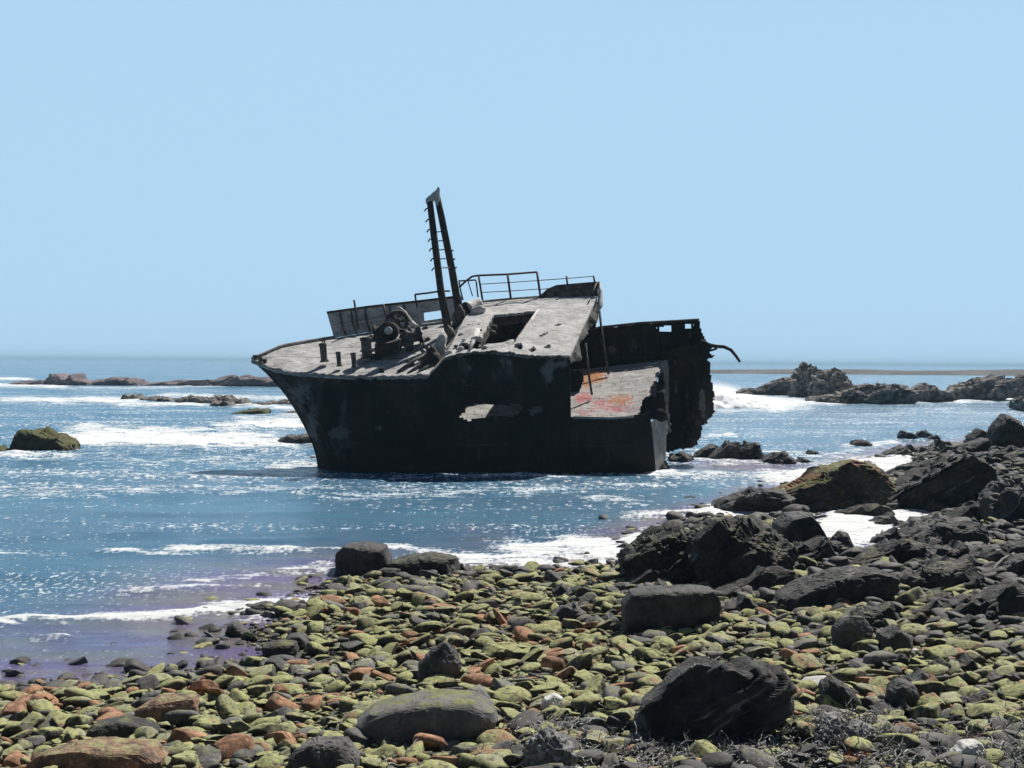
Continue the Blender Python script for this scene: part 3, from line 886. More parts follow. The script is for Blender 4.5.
# ------------------------------------------------------------------ cobbles
def stone_mats():
    L = []
    L.append(rough_mat('green_cobble', ((0.035, 0.034, 0.03), (0.11, 0.105, 0.085)), 6.0, 0.02, 0.9, fine=40, top=(0.40, 0.41, 0.18), top_lo=0.25, top_hi=0.8, cover=0.95, top2=((0.34, 0.205, 0.12), 0.58, 0.66)))  # olive algae on top; stone colour darkened to deepen the shaded sides
    L.append(rough_mat('rust_cobble', ((0.15, 0.08, 0.048), (0.41, 0.225, 0.135)), 6.0, 0.02, 0.9, fine=40, top=(0.27, 0.25, 0.12), top_lo=0.95, top_hi=1.3, cover=0.8))
    L.append(rough_mat('grey_cobble', ((0.07, 0.07, 0.07), (0.19, 0.185, 0.18)), 6.0, 0.02, 0.85, fine=40, top=(0.22, 0.235, 0.10), top_lo=0.8, top_hi=1.2, cover=0.8))
    L.append(rough_mat('dark_cobble', ((0.028, 0.028, 0.028), (0.075, 0.072, 0.07)), 6.0, 0.012, 0.75, fine=40, spec=0.45, top=(0.16, 0.17, 0.06), top_lo=1.0, top_hi=1.35, cover=0.6))
    L.append(rough_mat('white_cobble', ((0.45, 0.45, 0.43), (0.62, 0.61, 0.58)), 6.0, 0.012, 0.85, fine=40))
    return L


SM = stone_mats()
CN = ['green', 'rust-orange', 'grey', 'blackish', 'white']


def stone_shape(seed, sub, small=False):
    rg = np.random.default_rng(seed)
    V, T = ico(sub)
    V = V.copy()
    kind = (0, 1, 2, 1, 2)[seed % 5]                      # 0 rounded, 1 angular block, 2 flat shard
    if kind == 0:
        V = V * np.array([1.0, rg.uniform(0.6, 0.95), rg.uniform(0.30, 0.48)])
        nc, lo, hi = int(rg.integers(2, 5)), 0.72, 0.95
    elif kind == 1:
        V = np.sign(V) * np.abs(V) ** 0.7 * np.array([1.0, rg.uniform(0.5, 0.9), rg.uniform(0.30, 0.5)])
        nc, lo, hi = int(rg.integers(6, 11)), 0.55, 0.85
    else:
        V = np.sign(V) * np.abs(V) ** 0.8 * np.array([1.1, rg.uniform(0.45, 0.8), rg.uniform(0.16, 0.26)])
        nc, lo, hi = int(rg.integers(5, 9)), 0.5, 0.85
    for i in range(nc):
        n = rg.normal(size=3) * (np.array([1, 1, 0.5]) if kind == 2 else 1)
        n /= np.linalg.norm(n)
        s = V @ n
        d = s.max() * rg.uniform(lo, hi)
        V -= 0.97 * np.maximum(0, s - d)[:, None] * n
    nr_ = V / np.linalg.norm(V, axis=1)[:, None]
    V = V + nr_ * (0.05 * fbm(V * 2.4 + seed, 5, seed, 0.65))[:, None]
    return V, T


NV = 30
hi_shapes = [stone_shape(900 + i, 4) for i in range(NV)]
lo_shapes = [stone_shape(900 + i, 3) for i in range(NV)]
vl_shapes = [stone_shape(900 + i, 2) for i in range(NV)]

stones = []


def scatter(y0, y1, step, rmin, rmax, layer):
    yy = y0
    while yy < y1:
        half = yy * (640 / F) + 2.0
        xs = np.arange(-half, half, step)
        xs = xs + RNG.uniform(-.45, .45, len(xs)) * step
        ysr = yy + RNG.uniform(-.45, .45, len(xs)) * step
        for a, b0 in zip(xs, ysr):
            stones.append([a, b0, RNG.random(), RNG.random(), layer, rmin, rmax])
        yy += step


scatter(9.3, 14.5, 0.15, 0.055, 0.23, 0)
scatter(14.5, 22, 0.165, 0.06, 0.25, 0)
scatter(22, 34, 0.21, 0.075, 0.28, 0)
scatter(34, 60, 0.42, 0.12, 0.36, 0)
scatter(9.3, 22, 0.105, 0.025, 0.075, 1)
scatter(22, 30, 0.16, 0.04, 0.09, 1)
S = np.array(stones)
sx_, sy_ = S[:, 0], S[:, 1]
ins = inland(sx_, sy_)
gz = ground(sx_, sy_)
keep = ins > (-0.3 - 2.6 * (S[:, 2] ** 2.5))
# inlet of shallow water with stones
S, ins, gz = S[keep], ins[keep], gz[keep]
n = len(S)
rad = S[:, 5] + (S[:, 6] - S[:, 5]) * (S[:, 3] ** 2.6)
rad *= np.where(ins < 0, 0.8, 1)
zc = gz + rad * np.where(S[:, 4] == 0, RNG.uniform(0.02, 0.34, n), RNG.uniform(0.0, 0.2, n))
uu, vv = fan(S[:, 0], S[:, 1])
pxy = to_px(np.stack([S[:, 0], S[:, 1], zc], 1))
pu, pv = pxy[:, 0], pxy[:, 1]
# colour by place
nz = fbm(np.stack([S[:, 0] * 0.5, S[:, 1] * 0.35, S[:, 0] * 0], 1), 3, 77)
darkness = np.clip((pu - 620) / 400, 0, 1) * np.clip((690 - pv) / 110, 0, 1) * 0.75 + np.clip((595 - pv) / 30, 0, 1) * 0.35 + np.clip(0.8 - ins, 0, 1) * 0.7
rustp = 0.10 + 0.20 * np.clip((420 - pu) / 300, 0, 1) + 0.16 * np.exp(-((pu - 520) / 110) ** 2 - ((pv - 650) / 30) ** 2) + 0.14 * nz
rustp *= 0.75
rustp *= np.clip(1 - darkness * 1.2, 0.08, 1)
ci = np.zeros(n, int)
t = RNG.random(n)
pd = np.clip(0.05 + darkness, 0, 0.9)
ci[:] = 0
ci = np.where(t < rustp, 1, ci)
t2 = RNG.random(n)
ci = np.where((ci == 0) & (t2 < 0.17), 2, ci)
ci = np.where(RNG.random(n) < pd, 3, ci)
ci = np.where(RNG.random(n) < 0.0015, 4, ci)
wr = (pv > 722 + 10 * np.sin(pu / 40)) & (pu > 515)      # wrack line: few bare stones there
ci = np.where(wr & (RNG.random(n) < 0.55), 3, ci)
yaw = RNG.uniform(0, 2 * math.pi, n)
tx = RNG.normal(0, 0.27, n)
ty = RNG.normal(0, 0.27, n)
sh_i = RNG.integers(0, NV, n)
dist = S[:, 1]
vis = F * rad / dist
hid = np.zeros(n, bool)
for ol, Yc in FOOT:
    if ol[:, 1].max() < 500: continue
    hid |= inpoly(pu, pv, ol) & (S[:, 1] > Yc - 0.25)
inframe = (pu > 4) & (pu < 1020) & (pv < 766) & (pv > 520) & ~hid & (zc + rad * 0.3 > 0)
score = np.where(inframe, vis, -1)
order = np.argsort(-score)
big = order[:285]
isbig = np.zeros(n, bool)
isbig[big] = True


def rotm(i):
    cy, sy = math.cos(yaw[i]), math.sin(yaw[i])
    Rz = np.array([[cy, -sy, 0], [sy, cy, 0], [0, 0, 1]])
    c1, s1 = math.cos(tx[i]), math.sin(tx[i])
    Rx = np.array([[1, 0, 0], [0, c1, -s1], [0, s1, c1]])
    c2, s2 = math.cos(ty[i]), math.sin(ty[i])
    Ry = np.array([[c2, 0, s2], [0, 1, 0], [-s2, 0, c2]])
    return Rx @ Ry @ Rz


VV, TT, MI = [], [], []
off = 0
for i in np.nonzero(~isbig)[0]:
    if hid[i] and dist[i] > 12 and False: continue
    pxs = F * rad[i] / dist[i]
    Vs, Ts = (lo_shapes if pxs > 11 else vl_shapes)[sh_i[i]]
    W = (Vs * rad[i]) @ rotm(i).T + np.array([S[i, 0], S[i, 1], zc[i]])
    VV.append(W); TT.append(Ts + off); MI.append(np.full(len(Ts), ci[i]))
    off += len(W)
o = link('shingle', mesh_np('shingle', np.concatenate(VV), np.concatenate(TT), True, SM, np.concatenate(MI)))
tag(o, 'smaller stones and pebbles covering the beach', 'shingle', kind='stuff')

# the biggest ones as objects
lm = [('the wide flat slab', (425, 720)), ('the black layered rock', (712, 700)), ('the square-edged black block', (670, 608)), ('the blocky boulder heap', (440, 664)), ('the broad rust slab', (170, 712)),
      ('the upright grey boulder', (850, 634)), ('the long low slab', (832, 588)), ('the upright water-edge block', (364, 560)), ('the shallow pool edge', (290, 662)), ('the wrack line', (880, 745)),
      ('the bottom rust-brown slab', (95, 765)), ('the lower-beach dark boulder', (902, 698))]
rec = []
cache = {}
for i in big:
    px, py = pu[i], pv[i]
    dd = [math.hypot((px - q[1][0]), 2.0 * (py - q[1][1])) for q in lm]
    k = int(np.argmin(dd))
    dx, dy = px - lm[k][1][0], 2.0 * (py - lm[k][1][1])
    rel = ('right of' if dx > 0 else 'left of') if abs(dx) > abs(dy) else ('below' if dy > 0 else 'above')
    key = (int(sh_i[i]), int(ci[i]))
    if key not in cache:
        Vs, Ts = hi_shapes[key[0]]
        cache[key] = mesh_np('cobble', Vs, Ts, True, [SM[key[1]]])
    o = link('cobble', cache[key])
    Rm = Matrix(rotm(i).tolist()).to_4x4()
    o.matrix_world = Matrix.Translation((S[i, 0], S[i, 1], zc[i])) @ Rm @ Matrix.Scale(rad[i], 4)
    rec.append((o, (int(ci[i]), k, rel), dd[k]))
gb = {}
for r_ in rec:
    gb.setdefault(r_[1], []).append(r_)
for (c_, k, rel), L in gb.items():
    L.sort(key=lambda r_: r_[2])
    for j, r_ in enumerate(L):
        cname = CN[c_]
        lb = f'large {cname} cobble {rel} {lm[k][0]}' + (f', {ORD[j]} nearest to it' if j else ', nearest to it')
        if len(L) == 1: lb = f'only large {cname} cobble just {rel} {lm[k][0]}'
        tag(r_[0], lb, 'cobble', 'large cobbles on the beach')

# ------------------------------------------------------------------ wrack (dry weed) along the bottom, stick, pale stone, red plants
m_wrack = rough_mat('dry_wrack', ((0.20, 0.20, 0.20), (0.48, 0.48, 0.47)), 9.0, 0.01, 0.95, fine=50)


def strands(name, regions, count, length, width, mat, seed, lift=0.1):
    rg = np.random.default_rng(seed)
    V, Fq = [], []
    for c in range(count):
        (px, py, sx, sy, hh) = regions[int(rg.integers(0, len(regions)))]
        px = px + rg.normal() * sx
        py = min(py + rg.normal() * sy, 800)
        d = ray(px, py)
        Yq = CAMZ / 1
        P0 = hit_quick(px, py)
        if P0 is None: continue
        n_ = 9
        a = rg.uniform(0, 2 * math.pi)
        el = rg.uniform(-0.3, 0.3)
        p = P0 + np.array([0, 0, rg.random() ** 1.5 * hh])
        step = length * rg.uniform(0.5, 1.3) / n_
        b_ = len(V)
        w_ = width * rg.uniform(0.5, 1.4)
        for k in range(n_):
            a += rg.normal() * 0.75
            el = el * 0.8 + rg.normal() * 0.3
            dv = np.array([math.cos(a) * math.cos(el), math.sin(a) * math.cos(el), math.sin(el)])
            side = np.cross(dv, np.array([0.3, 0.2, 1.0]))
            side /= np.linalg.norm(side) + 1e-9
            ww = w_ * (1 - 0.6 * k / n_)
            up = np.cross(side, dv) * ww * 0.5
            V += [p + side * ww, p - side * ww + up, p - up]
            p = p + dv * step
            g_ = P0[2] - 0.02
            if p[2] < g_: p[2] = g_; el = 0.1
        for k in range(n_ - 1):
            q = b_ + 3 * k
            for e in range(3):
                e2 = (e + 1) % 3
                Fq.append((q + e, q + e2, q + 3 + e2, q + 3 + e))
    return mesh_np(name, np.array(V), np.array(Fq), True, [mat])


_gq = {}
def hit_quick(px, py):
    k = (int(px / 6), int(py / 4))
    if k not in _gq:
        _gq[k] = hit_ground(k[0] * 6 + 3, k[1] * 4 + 2)
    g_ = _gq[k]
    Yq = g_[1]
    P = at_depth(px, py, Yq)
    P[2] = g_[2]
    return P


wreg = [(540, 748, 30, 14, 0.12), (570, 740, 22, 12, 0.16), (620, 752, 40, 10, 0.08), (690, 755, 40, 10, 0.08), (760, 752, 40, 10, 0.08),
        (826, 736, 18, 8, 0.16), (858, 738, 18, 9, 0.16), (900, 752, 40, 12, 0.10), (960, 752, 40, 12, 0.12), (1010, 745, 20, 14, 0.14), (720, 768, 120, 8, 0.08), (940, 768, 80, 8, 0.1)]
o = link('seaweed_wrack', strands('seaweed_wrack', wreg, 2600, 0.26, 0.009, m_wrack, 5))
tag(o, 'dry grey tangled weed along the bottom of the beach', 'seaweed', kind='stuff')


def puff(outline, depth, mat, label, name, seed, cat, amp=0.16):
    return rock(name, outline, depth, mat, label, seed, 5, amp=amp, cuts=0, cat=cat, boxy=0.8)


m_puff = rough_mat('grey_lichen_bush', ((0.10, 0.10, 0.10), (0.34, 0.34, 0.335)), 14.0, 0.03, 0.95, fine=60)
puff([(808, 744), (812, 726), (824, 714), (838, 712), (846, 722), (846, 744)], 0.35, m_puff, 'larger grey bushy weed clump below the layered rock', 'weed_clump', 301, 'weed clump')
puff([(842, 748), (848, 728), (862, 722), (874, 728), (878, 746)], 0.3, m_puff, 'middle grey bushy weed clump of the row below the layered rock', 'weed_clump', 302, 'weed clump')
puff([(874, 750), (878, 730), (888, 722), (898, 730), (902, 750)], 0.3, rough_mat('pale_weed', ((0.12, 0.12, 0.10), (0.30, 0.31, 0.24)), 14.0, 0.03, 0.95, fine=60),
     'pale greenish weed clump ending the row of bushy clumps', 'weed_clump', 303, 'weed clump')
puff([(520, 770), (526, 742), (546, 728), (568, 736), (576, 756), (572, 776)], 0.35, m_puff, 'grey tangled weed heap at the bottom below the white cobble', 'weed_clump', 304, 'weed clump')
rock('boulder', [(946, 770), (950, 756), (962, 742), (976, 740), (986, 750), (988, 770)], 0.3, SM[4], 'pale white rounded stone at the bottom beside red plants', 305, 4, amp=0.06)
rock('boulder', [(540, 706), (544, 698), (554, 693), (563, 698), (562, 710), (550, 714)], 0.25, SM[4], 'white upright stone above the grey tangled weed heap', 306, 4, amp=0.04)
rock('boulder', [(622, 690), (626, 676), (640, 672), (654, 676), (656, 688), (640, 694)], 0.3, m_slab, 'smooth pale grey oval stone against the black layered rock', 307, 4, amp=0.03)
m_red = rough_mat('red_succulent', ((0.22, 0.05, 0.05), (0.36, 0.15, 0.08)), 20.0, 0.01, 0.7, fine=60)


def plant(cx, cy, wpx, label, seed, mat, nleaf=70):
    P0 = hit_ground(cx, cy)
    rg = np.random.default_rng(seed)
    V, Fq = [], []
    R = wpx / F * P0[1] / 2
    for i in range(nleaf):
        a = rg.uniform(0, 2 * math.pi)
        rr_ = R * math.sqrt(rg.random())
        c = np.array([rr_ * math.cos(a), rr_ * math.sin(a), 0.01])
        el = rg.uniform(0.5, 1.4)
        az = rg.uniform(0, 2 * math.pi)
        dv = np.array([math.cos(az) * math.cos(el), math.sin(az) * math.cos(el), math.sin(el)])
        L = rg.uniform(0.05, 0.10)
        s_ = np.cross(dv, [0.1, 0.2, 1]); s_ /= np.linalg.norm(s_)
        n_ = np.cross(s_, dv)
        b_ = len(V)
        for k, wv in ((0, 0.006), (0.5, 0.011), (1.0, 0.003)):
            for q in range(4):
                aa = q * math.pi / 2
                V.append(c + dv * L * k + (s_ * math.cos(aa) + n_ * math.sin(aa)) * wv)
        for k in range(2):
            for q in range(4):
                q2 = (q + 1) % 4
                Fq.append((b_ + 4 * k + q, b_ + 4 * k + q2, b_ + 4 * k + 4 + q2, b_ + 4 * k + 4 + q))
        Fq.append((b_ + 8, b_ + 9, b_ + 10, b_ + 11))
    o = link('succulent', mesh_np('succulent', np.array(V), np.array(Fq), True, [mat]), tuple(P0))
    tag(o, label, 'plant')


plant(992, 748, 46, 'red and orange succulent patch beside the pale white stone', 1, m_red, 110)
plant(856, 760, 22, 'small red plant tuft at the bottom below the weed clumps', 2, m_red, 50)
plant(907, 738, 12, 'tiny orange plant tuft beside the pale weed clump', 3, rough_mat('orange_plant', ((0.3, 0.1, 0.04), (0.4, 0.17, 0.07)), 20, 0.01, 0.8), 30)
plant(1018, 752, 24, 'yellow-green plant tuft at the bottom corner', 4, rough_mat('green_plant', ((0.12, 0.15, 0.03), (0.22, 0.25, 0.06)), 20, 0.01, 0.8), 50)

# ------------------------------------------------------------------ tubes, boxes
def tube_np(pts, r, seg=8, fixed=None):
    pts = np.asarray(pts, float)
    n_ = len(pts)
    r = np.broadcast_to(np.asarray(r, float), (n_,))
    V = []
    for i in range(n_):
        d = pts[min(i + 1, n_ - 1)] - pts[max(i - 1, 0)]
        if fixed is not None: d = fixed
        d = d / (np.linalg.norm(d) + 1e-12)
        a = np.cross(d, [0.0, 0.0, 1.0]) if abs(d[2]) < 0.9 else np.cross(d, [1.0, 0, 0])
        a /= np.linalg.norm(a)
        b_ = np.cross(d, a)
        for k in range(seg):
            t = 2 * math.pi * k / seg
            V.append(pts[i] + r[i] * (a * math.cos(t) + b_ * math.sin(t)))
    Q = []
    for i in range(n_ - 1):
        for k in range(seg):
            k2 = (k + 1) % seg
            Q.append((i * seg + k, i * seg + k2, (i + 1) * seg + k2, (i + 1) * seg + k))
    caps_ = [tuple(range(seg))[::-1], tuple(range((n_ - 1) * seg, n_ * seg))]
    return np.array(V), np.array(Q), np.array(caps_)


class MB:
    def __init__(self): self.V = []; self.G = {}; self.n = 0
    def add(self, V, *groups):
        for g in groups:
            g = np.asarray(g)
            if len(g): self.G.setdefault(g.shape[1], []).append(g + self.n)
        self.V.append(np.asarray(V, float)); self.n += len(V)
        return self
    def tube(self, pts, r, seg=8, fixed=None):
        V, Q, C_ = tube_np(pts, r, seg, fixed)
        return self.add(V, Q, C_)
    def box(self, c, ax, ay, az, jit=0.0):
        """half-axes vectors"""
        c, ax, ay, az = (np.asarray(t, float) for t in (c, ax, ay, az))
        V = np.array([c + a * ax + b_ * ay + d * az for a in (-1, 1) for b_ in (-1, 1) for d in (-1, 1)])
        Q = np.array([(0, 1, 3, 2), (4, 6, 7, 5), (0, 4, 5, 1), (2, 3, 7, 6), (0, 2, 6, 4), (1, 5, 7, 3)])
        return self.add(V, Q)
    def lathe(self, p0, p1, prof, seg=16):
        """profile [(t, r)] along p0->p1"""
        p0, p1 = np.asarray(p0, float), np.asarray(p1, float)
        return self.tube([p0 + (p1 - p0) * t for t, _ in prof], [r_ for _, r_ in prof], seg, p1 - p0)
    def build(self, name, mat, parent=None, smooth=False):
        V = np.concatenate(self.V)
        Fs = [np.concatenate(g) for g in self.G.values()]
        if parent is not None: V = V - ROOTLOC
        return link(name, mesh_np(name, V, Fs, smooth, [mat]), (0, 0, 0), parent)


# ------------------------------------------------------------------ driftwood stick
m_wood = rough_mat('driftwood', ((0.22, 0.21, 0.19), (0.34, 0.33, 0.30)), 20, 0.005, 0.9)
a_ = hit_ground(988, 580)
q0 = at_depth(989, 580, a_[1]); q1 = at_depth(996, 566, a_[1] + 0.3); q2 = at_depth(1003, 559, a_[1] + 0.5); q3 = at_depth(1014, 553, a_[1] + 0.9)
ROOTLOC = np.zeros(3)
o = MB().tube([q0, q1, q2, q3], [0.028, 0.026, 0.02, 0.012], 8).build('driftwood_stick', m_wood, None, True)
tag(o, 'thin pale bent driftwood stick lying on dark rocks', 'stick')

# ------------------------------------------------------------------ THE WRECK
D0 = 50.0
def Sp(px, py, dy):
    return at_depth(px, py, D0 + dy)


ROOTLOC = np.array([at_depth(480, 474, 52)[0], 52.0, 0.0])
wreck = bpy.data.objects.new('shipwreck', None)
COL.objects.link(wreck)
wreck.location = tuple(ROOTLOC)
tag(wreck, 'rusted black bow section of a wrecked ship listing in shallow sea', 'shipwreck')

# materials
def hull_mat():
    m, nt, b = new_mat('rusted_hull')
    p, g = pos(nt, (1.0, 1.0, 0.55))
    n1 = noise_tex(nt, p, 0.75, 6, 0.65)
    n2 = noise_tex(nt, p, 3.5, 6, 0.7)
    n3 = noise_tex(nt, p, 0.35, 4, 0.6)
    c = mixc(nt, ramp(nt, n1, 0.4, 0.7), (0.014, 0.013, 0.012), (0.035, 0.029, 0.025))
    c = mixc(nt, ramp(nt, n2, 0.5, 0.75), c, (0.022, 0.014, 0.010))
    c = mixc(nt, math_n(nt, 'MULTIPLY', ramp(nt, n3, 0.56, 0.62), ramp(nt, n2, 0.35, 0.55)), c, (0.07, 0.065, 0.06))
    at = N(nt, 'ShaderNodeAttribute', attribute_name='bare_lit').outputs['Fac']
    k = ramp(nt, math_n(nt, 'ADD', at, math_n(nt, 'MULTIPLY', math_n(nt, 'SUBTRACT', n2, 0.5), 1.3)), 0.35, 0.6)
    c = mixc(nt, k, c, (0.13, 0.125, 0.12))
    nt.links.new(c, b.inputs['Base Color'])
    b.inputs['Roughness'].default_value = 0.85
    b.inputs['Specular IOR Level'].default_value = 0.15
    xz = N(nt, 'ShaderNodeSeparateXYZ'); nt.links.new(g.outputs['Position'], xz.inputs[0])
    cx_ = N(nt, 'ShaderNodeCombineXYZ'); nt.links.new(xz.outputs[0], cx_.inputs[0]); nt.links.new(xz.outputs[2], cx_.inputs[1])
    br = N(nt, 'ShaderNodeTexBrick')
    for k_, v_ in (('Scale', 1.0), ('Mortar Size', 0.03), ('Brick Width', 2.3), ('Row Height', 1.05), ('Mortar Smooth', 0.3)):
        br.inputs[k_].default_value = v_
    nt.links.new(cx_.outputs[0], br.inputs['Vector'])
    c = mixc(nt, math_n(nt, 'MULTIPLY', math_n(nt, 'MULTIPLY', br.outputs['Fac'], ramp(nt, n1, 0.45, 0.62)), 0.5), c, (0.075, 0.058, 0.046))
    tide = ramp(nt, math_n(nt, 'ADD', xz.outputs[2], math_n(nt, 'MULTIPLY', n2, 0.5)), 0.75, 0.35)
    c = mixc(nt, math_n(nt, 'MULTIPLY', tide, 0.8), c, (0.016, 0.02, 0.012))
    nt.links.new(c, b.inputs['Base Color'])
    bump(nt, b, math_n(nt, 'ADD', math_n(nt, 'ADD', n1, n2), math_n(nt, 'MULTIPLY', br.outputs['Fac'], 0.6)), 0.7, 0.05)
    return m


def deck_mat(name, lo, hi, stain, paint=False, streak=False):
    m, nt, b = new_mat(name)
    p, g = pos(nt)
    ps, _ = pos(nt, (1.0, 3.0, 1.0))
    n1 = noise_tex(nt, p, 1.6, 6, 0.65)
    n2 = noise_tex(nt, ps, 3.0, 7, 0.72)
    n3 = noise_tex(nt, p, 9.0, 4, 0.6)
    c = mixc(nt, ramp(nt, n1, 0.35, 0.65), lo, hi)
    c = mixc(nt, ramp(nt, n2, 0.54, 0.70), c, stain)
    c = mixc(nt, math_n(nt, 'MULTIPLY', ramp(nt, n3, 0.55, 0.7), 0.35), c, stain)
    n12 = noise_tex(nt, ps, 1.1, 6, 0.7)
    c = mixc(nt, math_n(nt, 'MULTIPLY', ramp(nt, n12, 0.57, 0.68), 0.5), c, (0.15, 0.10, 0.07))
    if streak:
        pk, _ = pos(nt, (0.35, 1.6, 1.0))
        n10 = noise_tex(nt, pk, 2.6, 8, 0.75)
        c = mixc(nt, math_n(nt, 'MULTIPLY', ramp(nt, n10, 0.53, 0.62), 0.75), c, stain)
        n11 = noise_tex(nt, p, 6.0, 5, 0.7)
        c = mixc(nt, ramp(nt, n11, 0.62, 0.68), c, (0.55, 0.54, 0.53))
    if paint:
        at = N(nt, 'ShaderNodeAttribute', attribute_name='paint').outputs['Fac']
        at2 = N(nt, 'ShaderNodeAttribute', attribute_name='orange').outputs['Fac']
        n4 = noise_tex(nt, p, 5.0, 6, 0.75)
        k = ramp(nt, math_n(nt, 'ADD', at, math_n(nt, 'MULTIPLY', math_n(nt, 'SUBTRACT', n4, 0.5), 2.6)), 0.40, 0.62)
        c = mixc(nt, math_n(nt, 'MULTIPLY', k, 0.9), c, (0.42, 0.14, 0.14))
        k2 = ramp(nt, math_n(nt, 'ADD', at2, math_n(nt, 'MULTIPLY', math_n(nt, 'SUBTRACT', n3, 0.5), 2.4)), 0.42, 0.62)
        c = mixc(nt, math_n(nt, 'MULTIPLY', k2, 0.9), c, (0.40, 0.16, 0.05))
        br = N(nt, 'ShaderNodeTexBrick')
        pw = N(nt, 'ShaderNodeVectorMath', operation='MULTIPLY_ADD')
        n8 = N(nt, 'ShaderNodeTexNoise')
        n8.inputs['Scale'].default_value = 1.3
        nt.links.new(p, n8.inputs['Vector'])
        nt.links.new(n8.outputs['Color'], pw.inputs[0])
        pw.inputs[1].default_value = (0.5, 0.5, 0)
        nt.links.new(p, pw.inputs[2])
        br.inputs['Scale'].default_value = 1.0
        br.inputs['Mortar Size'].default_value = 0.02
        br.inputs['Brick Width'].default_value = 0.55
        br.inputs['Row Height'].default_value = 0.42
        nt.links.new(pw.outputs[0], br.inputs['Vector'])
        c = mixc(nt, math_n(nt, 'MULTIPLY', math_n(nt, 'MULTIPLY', br.outputs['Fac'], 0.7), ramp(nt, n2, 0.44, 0.54)), c, (0.05, 0.045, 0.04))
    nt.links.new(c, b.inputs['Base Color'])
    b.inputs['Roughness'].default_value = 0.9
    b.inputs['Specular IOR Level'].default_value = 0.2
    bump(nt, b, math_n(nt, 'ADD', n1, n2), 0.6, 0.05)
    return m


m_hull = hull_mat()
m_deck = deck_mat('weathered_deck', (0.38, 0.375, 0.37), (0.55, 0.545, 0.54), (0.10, 0.09, 0.085))
m_foredeck = deck_mat('stained_foredeck', (0.34, 0.335, 0.33), (0.50, 0.495, 0.49), (0.08, 0.075, 0.07), streak=True)
m_tween = deck_mat('painted_lower_deck', (0.30, 0.295, 0.29), (0.40, 0.395, 0.39), (0.12, 0.11, 0.105), True)
m_plate = deck_mat('grey_plate', (0.20, 0.195, 0.185), (0.30, 0.29, 0.28), (0.07, 0.06, 0.05))
m_rust = rough_mat('dark_rusty_iron', ((0.022, 0.019, 0.017), (0.062, 0.05, 0.044)), 3.0, 0.02, 0.85, fine=12)
m_grust = rough_mat('greyed_iron', ((0.045, 0.041, 0.037), (0.14, 0.13, 0.12)), 4.0, 0.02, 0.85, fine=14)
m_rail = rough_mat('maroon_rail', ((0.06, 0.025, 0.035), (0.11, 0.05, 0.06)), 8.0, 0.005, 0.7, fine=30)
m_pale = rough_mat('pale_iron', ((0.42, 0.41, 0.39), (0.62, 0.61, 0.59)), 5.0, 0.02, 0.85, fine=16)


def thick(name, G, PX, keep, offv, mat, parent, attrs=None, smooth=False):
    """G (nr,nc,3) world grid, keep (nr-1,nc-1), offv (3,) or grid; closed plate"""
    nr, nc = G.shape[:2]
    A = G.reshape(-1, 3)
    offv = np.broadcast_to(np.asarray(offv, float), G.shape).reshape(-1, 3)
    B = A + offv
    idx = np.arange(nr * nc).reshape(nr, nc)
    q = np.stack([idx[:-1, :-1], idx[:-1, 1:], idx[1:, 1:], idx[1:, :-1]], -1)
    q = q[keep]
    NVv = nr * nc
    sides = []
    k = np.pad(keep, 1)
    kk = k[1:-1, 1:-1]
    up, dn, lf, rt = k[:-2, 1:-1], k[2:, 1:-1], k[1:-1, :-2], k[1:-1, 2:]
    for (mask, a, b_) in ((kk & ~up, idx[:-1, :-1], idx[:-1, 1:]), (kk & ~dn, idx[1:, 1:], idx[1:, :-1]), (kk & ~lf, idx[1:, :-1], idx[:-1, :-1]), (kk & ~rt, idx[:-1, 1:], idx[1:, 1:])):
        aa, bb = a[mask], b_[mask]
        sides.append(np.stack([bb, aa, aa + NVv, bb + NVv], 1))
    Q = np.concatenate([q, q[:, ::-1] + NVv] + sides)
    used = np.zeros(2 * NVv, bool)
    used[Q.ravel()] = True
    rm = np.cumsum(used) - 1
    V = np.concatenate([A, B])[used] - ROOTLOC
    me = mesh_np(name, V, rm[Q], smooth, [mat])
    for an, av in (attrs or {}).items():
        av = np.asarray(av).ravel()
        attr(me, an, np.concatenate([av, av])[used])
    bm = bmesh.new(); bm.from_mesh(me); bmesh.ops.recalc_face_normals(bm, faces=bm.faces); bm.to_mesh(me); bm.free()
    return link(name, me, (0, 0, 0), parent)


def lerp_list(L, n_):
    """resample list of tuples at n_ params by index"""
    L = np.asarray(L, float)
    t = np.linspace(0, len(L) - 1, n_)
    i = np.minimum(t.astype(int), len(L) - 2)
    f = (t - i)[:, None]
    return L[i] * (1 - f) + L[i + 1] * f


def centers(A):
    return (A[:-1, :-1] + A[1:, :-1] + A[:-1, 1:] + A[1:, 1:]) / 4


def deck_grid(near_, far_, nu, nv, amp=0.03, seed=0, spx=None):
    a, b_ = lerp_list(near_, nu), lerp_list(far_, nu)
    t = np.linspace(0, 1, nv)[:, None, None]
    Q = a[None] * (1 - t) + b_[None] * t          # (nv,nu,3) px,py,dy
    W0 = np.array([Sp(*q) for q in a]); W1 = np.array([Sp(*q) for q in b_])
    G = W0[None] * (1 - t) + W1[None] * t
    G[..., 2] += amp * fbm(G.reshape(-1, 3) * 1.2, 4, seed).reshape(G.shape[:2])
    pp = to_px(G.reshape(-1, 3)).reshape(*G.shape[:2], 2)
    return G, pp


